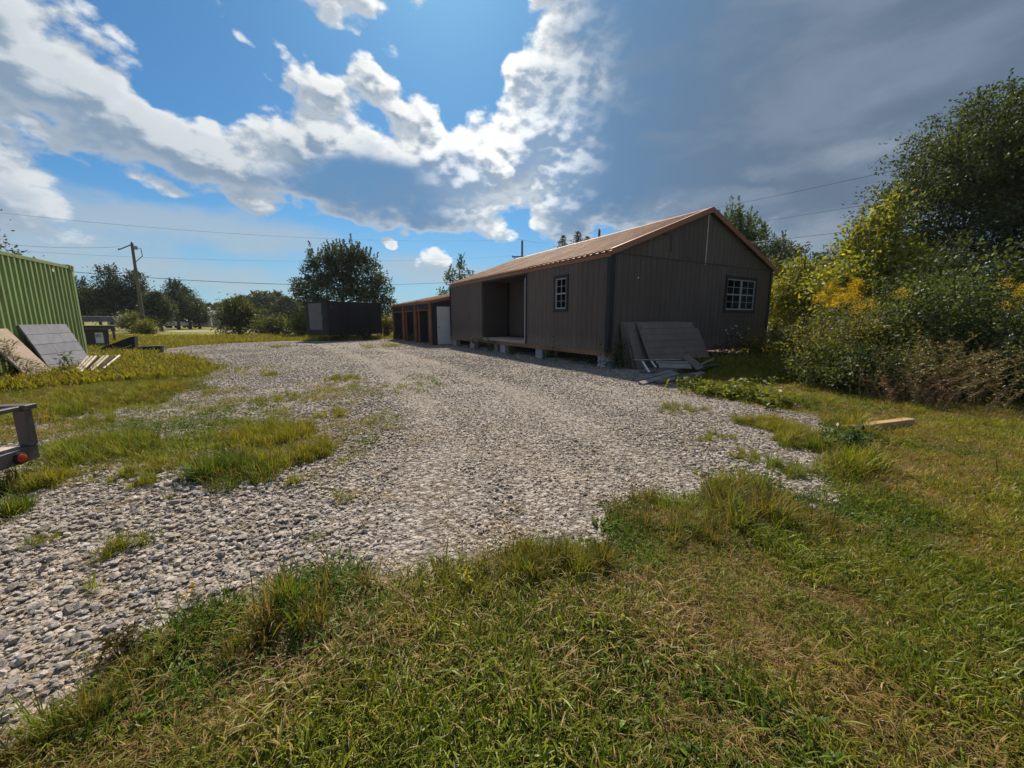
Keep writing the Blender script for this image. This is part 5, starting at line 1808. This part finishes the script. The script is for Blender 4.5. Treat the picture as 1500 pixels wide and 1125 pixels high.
# lighter trees in front of it
tree('young_tree', 'yellow green young tree with an upright leader before the tall tree', 'tree', Vector((9.9, 11.0, 0)),
     [(0, 0, 3.0, .7, .7, .9), (-.7, -.2, 2.2, .9, .8, .9), (.7, -.1, 2.4, .9, .8, .9), (0, -.6, 1.4, 1.2, .9, .8), (1.1, -.3, 1.5, .8, .7, .7), (.2, 0, 3.9, .3, .3, .55)],
     520, 40, .22, .11, (.19, .215, .036), 102, .8, .09, shoots=40, shoot_len=.6, nl=70, yellow=.08)
tree('young_tree', 'low bright yellow green tree close beside the right corner of the shed', 'tree', Vector((11.3, 15.2, 0)),
     [(0, 0, 2.5, 1.0, .9, .9), (-.9, .1, 1.9, .9, .8, .9), (.9, -.3, 1.9, 1.0, .8, .9), (.2, -.4, 1.2, 1.2, .9, .8)],
     380, 38, .22, .11, (.18, .20, .035), 103, .6, .08, shoots=30, shoot_len=.5, nl=50, yellow=.10)
tree('young_tree', 'dark green bushy tree behind the shed corner with shaded trunks below', 'tree', Vector((13.4, 20.0, 0)),
     [(-.4, 0, 3.0, 1.0, 1.0, 1.1), (.7, 0, 2.7, 1.0, 1.0, 1.0), (0, -.4, 1.9, 1.3, 1.0, .9), (1.5, .2, 2.2, .9, .9, .9)],
     330, 36, .25, .12, (.11, .125, .028), 104, 1.3, .10, nl=50)
tree('feathery_tree', 'slender feathery tree standing behind the right roof edge', 'tree', Vector((14.4, 21.5, 0)),
     [(0, 0, 4.4, .55, .55, .9), (-.5, 0, 3.8, .5, .5, .6), (.6, 0, 4.0, .55, .5, .5), (0, 0, 3.0, .7, .7, .7)],
     120, 34, .2, .13, (.060, .085, .030), 105, 1.5, .07, shoots=26, shoot_len=.7, nl=40, aspect=.35)
tree('broadleaf_tree', 'light green tree with spreading tops directly behind the shed gable', 'tree', Vector((13.4, 24.0, 0)),
     [(-.4, 0, 6.2, 1.2, 1.1, 1.2), (1.0, 0, 5.4, 1.2, 1.1, 1.1), (-1.4, 0, 5.0, 1.0, 1.0, 1.0), (.2, 0, 4.2, 1.6, 1.3, 1.2), (1.9, 0, 4.4, .9, .9, .8)],
     360, 38, .28, .17, (.062, .098, .026), 106, 2.2, .13, shoots=60, shoot_len=.9, nl=70, aspect=.4)
tree('broadleaf_tree', 'dark tree in the gap between shed and yellow green trees, far back', 'tree', Vector((19.5, 27.0, 0)),
     [(0, 0, 4.2, 2.2, 1.6, 1.8), (2.4, 0, 3.8, 2.0, 1.6, 1.7), (-1.8, 0, 3.0, 1.6, 1.4, 1.5), (.5, 0, 2.0, 2.6, 1.6, 1.4)],
     420, 36, .35, .20, (.050, .068, .020), 107, 1.5, .15, nl=40)
# shrubs along the right edge of the lawn
tree('shrub', 'glossy dark green shrub in the middle of the right bushes', 'shrub', Vector((7.5, 7.0, 0)),
     [(0, 0, 1.35, .85, .8, .65), (.8, .1, 1.2, .7, .7, .7), (-.5, -.3, .9, .7, .6, .6), (.3, -.5, .7, .8, .5, .55)], 420, 40, .13, .058, (.066, .092, .024), 111, .3, .035, nl=120, shoots=26, shoot_len=.45)
tree('shrub', 'dark leafy shrub at the far right edge of the photo beside the lawn', 'shrub', Vector((8.0, 5.7, 0)),
     [(0, 0, .95, .8, .8, .6), (.8, 0, 1.1, .8, .7, .6), (-.4, -.4, .5, .7, .5, .5), (.4, -.6, .4, .8, .4, .4)], 380, 40, .13, .065, (.05, .07, .02), 112, .25, .03, nl=110, shoots=14, shoot_len=.4)
tree('shrub', 'olive green bush under the yellow goldenrod, at the lawn edge', 'shrub', Vector((6.35, 7.2, 0)),
     [(0, 0, .75, .8, .7, .5), (-.4, .5, .6, .6, .5, .45), (.5, .1, .85, .6, .6, .5), (-.1, -.5, .45, .7, .45, .4)], 330, 36, .13, .06, (.115, .125, .028), 113, .2, .025, nl=110, shoots=20, shoot_len=.4, yellow=.08)
tree('shrub', 'low dark bush at the foot of the goldenrod, left of the dry brown bush', 'shrub', Vector((5.75, 6.3, 0)),
     [(0, 0, .38, .55, .5, .33), (-.2, .6, .4, .45, .45, .33), (.5, -.3, .35, .5, .35, .3)], 230, 34, .11, .055, (.075, .10, .025), 114, .12, .02, nl=80, yellow=.04)
tree('shrub', 'tall shadowy shrub behind the glossy one, under the tall tree', 'shrub', Vector((9.8, 8.2, 0)),
     [(0, 0, 1.6, 1.2, 1.0, 1.1), (1.4, -.3, 1.5, 1.2, 1.0, 1.1), (-1.1, .2, 1.2, 1.0, .9, .9), (.4, -.5, .8, 1.5, .8, .7)], 430, 38, .2, .09, (.058, .078, .022), 115, .4, .04, nl=90, shoots=30, shoot_len=.6)
tree('shrub', 'sunlit yellow green weedy shrub between shed corner and lawn', 'shrub', Vector((8.6, 11.6, 0)),
     [(0, 0, .55, .7, .7, .45), (.8, .6, .6, .7, .6, .5), (-.6, .6, .5, .6, .5, .4), (.6, -.6, .5, .6, .5, .4)], 240, 34, .14, .07, (.17, .175, .03), 116, .15, .02, nl=70, yellow=.12)
tree('shrub', 'mid green shrub filling the gap behind the goldenrod', 'shrub', Vector((8.2, 9.4, 0)),
     [(0, 0, .9, .9, .8, .7), (1.0, .2, 1.2, .9, .8, .8), (-.7, -.2, .7, .7, .6, .5)], 320, 36, .17, .08, (.082, .094, .022), 117, .3, .03, nl=80, yellow=.06, shoots=16, shoot_len=.4)

def sprays(name, label, cat, base, n, h, arch, tint, leaf, seed, m, stem_m, per=40, lean=(0, 0), r0=.004, tip=None, group=None, width=.35, aspect=.3, hmin=.6):
    """stems that rise from one foot and arch over, carrying small leaves or flowers"""
    r = np.random.default_rng(seed)
    o = thing(name, label, cat, base, 0, group)
    mb = MB()
    C, A, TI, FC, FA = [], [], [], [], []
    for i in range(n):
        a = r.uniform(0, 6.28)
        d = Vector((math.cos(a) * arch + lean[0], math.sin(a) * arch + lean[1], 0))
        hh = h * r.uniform(hmin, 1.05)
        b = Vector((r.normal(0, width * .5), r.normal(0, width * .5), 0))
        pts = []
        for k in range(7):
            t = k / 6
            pts.append(b + d * hh * t ** 1.8 + Vector((0, 0, hh * (t - .25 * (d.length) * t * t))) + Vector(r.normal(0, .008 * hh, 3)))
        mb.tube(pts, [r0 * (1.2 - .9 * k / 6) for k in range(7)], 4, cap=False)
        for q in range(per):
            t = r.uniform(.12, 1)
            k = min(5, int(t * 6))
            p = pts[k].lerp(pts[k + 1], t * 6 - k)
            v = Vector(r.normal(0, 1, 3))
            v.z = abs(v.z) * .4
            C.append(p + v * leaf * .5)
            A.append(v)
        if tip:
            for q in range(tip[1]):
                t = r.random() ** 1.2
                br = Vector((r.normal(0, 1), r.normal(0, 1), r.uniform(-.2, .3))) * tip[2] * (1 - .6 * t)
                p = pts[-1] + Vector((0, 0, t * tip[2] * 1.6 - tip[2] * .7)) + br * .8
                FC.append(p)
                FA.append(br + Vector((0, 0, .3)))
    mb.build('stem', stem_m, o)
    c = np.array([tuple(v) for v in C])
    k = c[:, 2] > .015
    link('foliage', leaf_cloud('foliage', c[k], np.array([tuple(v) for v in A])[k], leaf, aspect, tints(r, len(c), tint, .28)[k], m, seed, .4), o)
    if tip:
        fc = np.array([tuple(v) for v in FC])
        fo = link('flower_plume', leaf_cloud('flower_plume', fc, np.array([tuple(v) for v in FA]), tip[3], .7, tints(r, len(fc), tip[0], .2), M_YELLOW, seed + 1, .8), o)
        fo['kind'] = 'stuff'
    return o

gold = (.72, .47, .03)
for i, (x, y_, n, h, lab) in enumerate(((5.75, 6.65, 7, 1.85, 'goldenrod with the tallest yellow plumes, front of the right bushes'), (5.40, 6.75, 5, 1.62, 'shorter goldenrod with orange yellow plumes on the shed side of the tallest'),
                                       (6.1, 6.75, 4, 1.72, 'goldenrod with yellow plumes touching the glossy dark shrub'), (8.05, 6.1, 5, 1.75, 'goldenrod with dull yellow plumes at the far right edge'),
                                       (7.55, 6.15, 2, 1.66, 'thin goldenrod with two plumes left of the far right goldenrod'))):
    sprays('goldenrod', lab, 'goldenrod', Vector((x, y_, 0)), n, h, .14, (.075, .085, .024), .07, 140 + i, M_LEAF, M_STEM, per=46, r0=.005, tip=(gold if i < 3 else (.6, .42, .03), 260, .10, .013), group='goldenrod in the right bushes', width=.3, aspect=.25, hmin=.86)
sprays('dry_bush', 'dry brown bush arching over the lawn edge at the right', 'bush', Vector((6.35, 5.65, 0)), 90, 1.0, .50, (.19, .155, .06), .045, 150, M_LEAF_DRY, M_DRYSTEM, per=60, lean=(.25, -.1), r0=.005, width=.7, aspect=.3)
sprays('dry_bush', 'smaller dry reddish brown bush lying low before the dark bush', 'bush', Vector((5.85, 5.5, 0)), 50, .55, .6, (.19, .11, .055), .035, 151, M_LEAF_DRY, M_DRYSTEM, per=50, r0=.004, width=.5)
sprays('dry_bush', 'olive and brown dry bush with bare twigs, behind the arching one', 'bush', Vector((6.75, 6.05, 0)), 70, 1.1, .45, (.17, .15, .045), .045, 152, M_LEAF_DRY, M_DRYSTEM, per=55, lean=(.1, -.05), r0=.005, width=.6)

# trees on the left and far off
def round_tree(px, pyb, pyt, hw, seed, label, tint, Y=None, name='shade_tree', group='dark tree row beyond the road', gap=.2, dens=1.6, leaf=.20, shoots=16):
    b = gp(px, pyb)
    if Y:
        b = at(px, pyb, Y)
    top = at(px, pyt, b.y).z
    w = (at(px + hw, pyb, b.y) - at(px - hw, pyb, b.y)).length / 2
    h0 = top * gap
    r = np.random.default_rng(seed)
    blobs = [(0, 0, top * .80, w * .5, w * .5, top * .2), (-w * .42, 0, top * .58, w * .5, w * .5, top * .2), (w * .42, 0, top * .56, w * .52, w * .5, top * .2), (0, -w * .3, top * .44, w * .72, w * .6, top * .2), (0, w * .3, top * .55, w * .6, w * .5, top * .2),
             (-w * .5, -.1, top * max(gap + .16, .2), w * .42, w * .4, top * .13), (w * .5, -.1, top * max(gap + .15, .2), w * .42, w * .4, top * .13)]
    blobs = [(x + r.normal(0, w * .08), y_, z + r.normal(0, top * .02), a, c, d) for x, y_, z, a, c, d in blobs]
    return tree(name, label, 'tree', Vector((b.x, b.y, 0)), blobs, int(210 * dens), 30, .42 * max(1, w / 2.5), leaf, tint, seed, h0, .17, group, aspect=.6, shoots=shoots, shoot_len=top * .09, nl=24)
row = [(122, 484, 404, 24, 'dark green tree behind the end of the green container'), (166, 484.5, 389, 25, 'tallest dark tree of the far row, left of the leaning pole'), (206, 484, 398, 20, 'dark tree standing right behind the leaning pole'),
       (237, 485, 428, 19, 'lower grey green tree just right of the leaning pole'), (262, 482.5, 412, 22, 'broad dark tree in the right half of the far row'), (279, 482, 424, 18, 'dark tree beside the last one in the far row'), (293, 481.5, 442, 11, 'low tree ending the far dark row, next to the grey house')]
for i, (px, pb, pt, hw, lab) in enumerate(row):
    round_tree(px, pb, pt, hw, 200 + i, lab, (.030, .044, .017) if i not in (3, 6) else (.045, .058, .024))
round_tree(148, 482, 425, 20, 210, 'dim tree between the two tallest trees of the far row', (.032, .046, .020))
round_tree(-2, 490, 306, 44, 211, 'tree top showing over the green container', (.035, .05, .02), Y=22, group=None, name='shade_tree', leaf=.16, dens=1.5)
round_tree(74, 484, 381, 12, 212, 'small tree tip peeking over the container roof', (.05, .065, .022), Y=40)
round_tree(197, 486.5, 458, 15, 213, 'small yellow green sapling before the leaning pole', (.10, .12, .03), Y=36, group=None, name='sapling', gap=.25, dens=.5, leaf=.16, shoots=8)
round_tree(214, 486, 474, 7, 214, 'yellow green bush at the foot of the leaning pole', (.11, .12, .025), Y=33, group=None, name='bush', gap=.05, dens=.4, leaf=.14, shoots=8)
# wide tree behind the black trailer
round_tree(352, 490, 437, 30, 220, 'rounded olive bush left of the black trailer', (.062, .075, .022), Y=32, group=None, name='bush', gap=.04, dens=1.2, leaf=.17, shoots=60)
round_tree(402, 490, 467, 24, 221, 'low green bush between the rounded bush and the trailer', (.072, .088, .022), Y=31, group=None, name='bush', gap=.03, dens=.9, leaf=.14, shoots=50)
round_tree(446, 491, 462, 17, 222, 'yellow green weeds beside the trailer end', (.115, .12, .022), Y=27, group=None, name='bush', gap=.03, dens=.8, leaf=.12, shoots=50)
round_tree(566, 494, 463, 10, 223, 'tall yellow green weeds between trailer and outbuilding', (.12, .115, .025), Y=27.5, group=None, name='bush', gap=.03, dens=.5, leaf=.12, shoots=40)
tb_ = at(503, 490, 31)
tree('broadleaf_tree', 'wide dark tree standing behind the black trailer', 'tree', Vector((tb_.x, tb_.y, 0)),
     [(.2, 0, 5.6, 1.3, 1.2, 1.2), (-1.4, 0, 5.0, 1.2, 1.1, 1.2), (1.8, 0, 5.0, 1.3, 1.2, 1.2), (-2.6, 0, 3.5, 1.2, 1.1, 1.0), (3.0, 0, 3.6, 1.1, 1.1, 1.1), (0, -.4, 3.9, 2.0, 1.4, 1.0), (-1.2, 0, 2.6, 1.4, 1.2, .7), (3.5, 0, 2.2, .8, .9, .9), (1.7, .3, 3.1, 1.3, 1.1, .8)],
     620, 40, .26, .17, (.040, .058, .02), 230, 1.6, .17, shoots=90, shoot_len=1.1, nl=110, shell=.5)
tb_ = at(673, 490, 30)
tree('sapling', 'thin sparse tree standing behind the roof of the outbuilding', 'tree', Vector((tb_.x, tb_.y, 0)),
     [(.1, 0, 4.9, .45, .4, .55), (.85, 0, 4.3, .55, .5, .4), (-.7, 0, 4.4, .45, .5, .4), (-1.35, 0, 3.2, .5, .5, .25), (1.2, 0, 3.6, .5, .5, .4), (0, 0, 3.6, .7, .6, .5), (-.6, 0, 2.6, .6, .5, .4)],
     75, 26, .2, .16, (.06, .085, .026), 231, 2.0, .07, shoots=10, shoot_len=1.0, nl=60)

def conifer(px, pyt, Y, label, tips, seed):
    r = np.random.default_rng(seed)
    b = at(px, 490, Y)
    o = thing('conifer', label, 'tree', Vector((b.x, Y, 0)))
    mb = MB()
    C, A = [], []
    for dx, pt in tips:
        top = at(px, pt, Y).z
        x0 = dx * Y / FPX
        mb.tube([(x0 * .3, 0, 0), (x0, 0, top * .6), (x0, 0, top)], [.16, .09, .015], 7)
        for lev in range(34):
            z = top - .12 - lev * .16
            if z < .6:
                break
            ln = .22 + .095 * lev
            for q in range(7):
                a = r.uniform(0, 6.28)
                d = np.array([math.cos(a), math.sin(a), .30])
                l = ln * r.uniform(.6, 1.1)
                for t in np.linspace(.1, 1, int(6 + 12 * l)):
                    C.append(np.array([x0, 0, z]) + d * l * t * np.array([1, 1, .9 - .5 * t]) + r.normal(0, .03, 3))
                    A.append(d + r.normal(0, .5, 3))
    mb.build('trunk', M_BARK, o)
    link('crown', leaf_cloud('crown', np.array(C), np.array(A), .2, .3, tints(r, len(C), (.026, .042, .022), .2), M_LEAF, seed, .5), o)
conifer(836, 337, 38, 'dark spiky conifer tops showing above the middle of the shed roof', [(-14, 344), (6, 338), (20, 346), (30, 351)], 240)

# far woods along the horizon
protos = []
ORD = ['first', 'second', 'third', 'fourth', 'fifth', 'sixth', 'seventh', 'eighth', 'ninth', 'tenth', 'eleventh']
wl = ['distant hazy tree of the far woods between dark row and trailer']
fw = [(300, 479, 448, 14), (312, 479, 446, 14), (326, 479, 444, 14), (341, 479, 440, 15), (358, 479, 436, 15), (376, 480, 431, 15), (392, 480, 429, 15), (408, 480, 430, 15), (424, 480, 434, 14), (438, 480, 441, 13), (452, 480, 446, 13)]
for i, (px, pb, pt, hw) in enumerate(fw):
    if i < 3:
        o = round_tree(px, pb, pt, hw, 250 + i, 'distant tree of the far woods, %s from the grey house towards the black trailer' % ORD[i], (.04, .055, .025), Y=88 + i * 3, group='far woods', dens=.7, leaf=.6, gap=.03, shoots=0, name='distant_tree')
        protos.append((o, at(px, pt, 88 + i * 3).z))
    else:
        src, hh = protos[i % 3]
        Y = 84 + (i * 7) % 13
        o = copy_tree(src)
        p = at(px, pb, Y)
        o.location = (p.x, p.y, 0)
        k = at(px, pt, Y).z / hh
        o.scale = (k * 1.05, k, k)
        o.rotation_euler = (0, 0, i * 1.3)
        o['label'] = 'distant tree of the far woods, %s from the grey house towards the black trailer' % ORD[i]
bpy.context.view_layer.update()

# ------------------------------------------------------------------ weeds
def weed(label, base, n, h, leaf, tint, seed, arch=.25, per=16, aspect=.4, name='weed', tip=None, lean=(0, 0), width=.08, dry=False, r0=.004):
    return sprays(name, label, 'weed', base, n, h, arch, tint, leaf, seed, M_LEAF, M_DRYSTEM if dry else M_STEM, per=per, lean=lean, r0=r0, tip=tip, width=width, aspect=aspect)
weed('thin tall weed with sparse leaves before the shed window', shed_pt(-.22, 1.75), 3, 1.0, .10, (.10, .11, .05), 300, arch=.22, per=9, lean=(-.12, 0), width=.1)
weed('small leafy weed under the shed wall by the concrete block', shed_pt(-.2, 2.35), 6, .42, .08, (.07, .10, .03), 301, per=12)
weed('dark leafy weed clump at the front corner of the shed', shed_pt(.02, -.22), 16, .85, .085, (.05, .058, .024), 302, arch=.2, per=24, width=.3)
weed('green weed clump under the porch opening', shed_pt(-.2, 4.3), 12, .34, .07, (.07, .10, .025), 303, per=16, width=.2)
weed('tall grey green weed before the porch deck', shed_pt(-.2, 6.0), 10, .55, .08, (.07, .085, .035), 304, per=18, width=.2)
weed('yellow tipped weed before the far shed wall', shed_pt(-.25, 7.0), 10, .62, .08, (.085, .09, .03), 305, per=18, width=.2, tip=((.4, .3, .05), 20, .05, .02))
weed('low weeds in the shade under the shed near its front corner', shed_pt(.5, 1.2), 16, .34, .07, (.06, .085, .025), 306, arch=.4, per=14, width=.6)
weed('thistle with pale seed heads before the gable window', shed_pt(4.55, -.4), 9, 1.12, .09, (.055, .06, .025), 307, arch=.22, per=14, width=.35, tip=((.62, .58, .5), 12, .03, .03), dry=True)
weed('dark brushy weeds along the gable foot under the window', shed_pt(5.1, -.35), 26, .62, .08, (.05, .055, .024), 308, arch=.3, per=18, width=.7, dry=True)
weed('dark weed clump at the gable foot nearest the grass corner', shed_pt(6.2, -.4), 20, .5, .08, (.052, .065, .024), 309, arch=.3, per=18, width=.7)
weed('dry weed stalks between the leaning sheets and the window', shed_pt(3.7, -.45), 16, .5, .07, (.075, .065, .03), 310, arch=.3, per=14, width=.5, dry=True)
for i, (px, py, n, h, lab) in enumerate(((1014, 572, 22, .26, 'bright green weed clump touching the scrap boards'), (1040, 577, 20, .22, 'bright green low weeds right of the scrap boards'), (1064, 582, 22, .20, 'yellow green low weeds at the gravel edge'),
                                         (1091, 584, 16, .40, 'taller broad leaved weed with a bright top at the gravel edge'), (1125, 590, 18, .18, 'low green weeds at the gravel edge beyond the broad leaved one'), (1150, 596, 16, .18, 'low green weeds nearest the square timber along the gravel edge'))):
    weed(lab, gp(px, py), n, h, .075, (.13, .155, .022), 320 + i, arch=.45, per=14, width=.3, aspect=.5)
weed('dark bushy weed in the grass left of the square timber', gp(1238, 668), 18, .30, .055, (.050, .085, .024), 330, arch=.35, per=22, width=.16)
weed('leafy light green weed just before the square timber end', gp(1228, 652), 12, .18, .06, (.085, .125, .03), 331, arch=.4, per=16, width=.16)
weed('tall bottlebrush weed before the pale beige board', gp(22, 562), 5, .86, .10, (.085, .10, .03), 332, arch=.08, per=150, width=.10, aspect=.12)
weed('bottlebrush weed between the beige board and the blue grey sheet', gp(47, 560), 6, .48, .08, (.075, .095, .03), 333, arch=.15, per=70, width=.14, aspect=.15)
weed('grey green leafy weed standing before the blue grey sheet', gp(104, 556), 4, .68, .10, (.085, .12, .06), 334, arch=.12, per=36, width=.08, aspect=.3)
weed('dry orange weeds at the foot of the blue grey sheet', gp(72, 552), 14, .26, .05, (.30, .14, .05), 335, arch=.4, per=14, width=.3, dry=True)
weed('small reddish green weed growing in the near gravel', gp(176, 958), 10, .13, .028, (.085, .062, .018), 336, arch=.35, per=16, width=.07, r0=.0018)
weed('yellow leafed sprout at the edge of gravel and grass', gp(684, 866), 5, .15, .035, (.34, .30, .03), 337, arch=.35, per=7, width=.03, r0=.002, aspect=.25)
weed('small weed with yellow flower head in the gravel', gp(292, 905), 3, .16, .025, (.09, .10, .025), 338, arch=.2, per=8, width=.03, r0=.0015, tip=((.5, .35, .03), 8, .012, .012))

weed('grey green weed growing at the far stall opening of the outbuilding', gp(584, 499), 8, .5, .09, (.07, .085, .035), 340, per=16, width=.2)
weed('grey green weed growing before the middle stall of the outbuilding', gp(604, 502), 9, .55, .09, (.07, .085, .035), 341, per=16, width=.25)


# ------------------------------------------------------------------ the summer haze that pales the far woods
def build_haze():
    m = bpy.data.materials.new("haze")
    m.use_nodes = True
    nt = m.node_tree
    nt.nodes.clear()
    T = NT(nt)
    out, v = T.n('ShaderNodeOutputMaterial'), T.n('ShaderNodeVolumePrincipled')
    v.inputs['Color'].default_value = (.80, .88, .95, 1)
    v.inputs['Density'].default_value = HAZE
    v.inputs['Anisotropy'].default_value = .3
    nt.links.new(v.outputs[0], out.inputs['Volume'])
    o = MB().span((-2600, -2600, -1.0), (2600, 2600, 16.0)).build('haze', m)
    o['kind'] = 'stuff'
HAZE = .00025
build_haze()
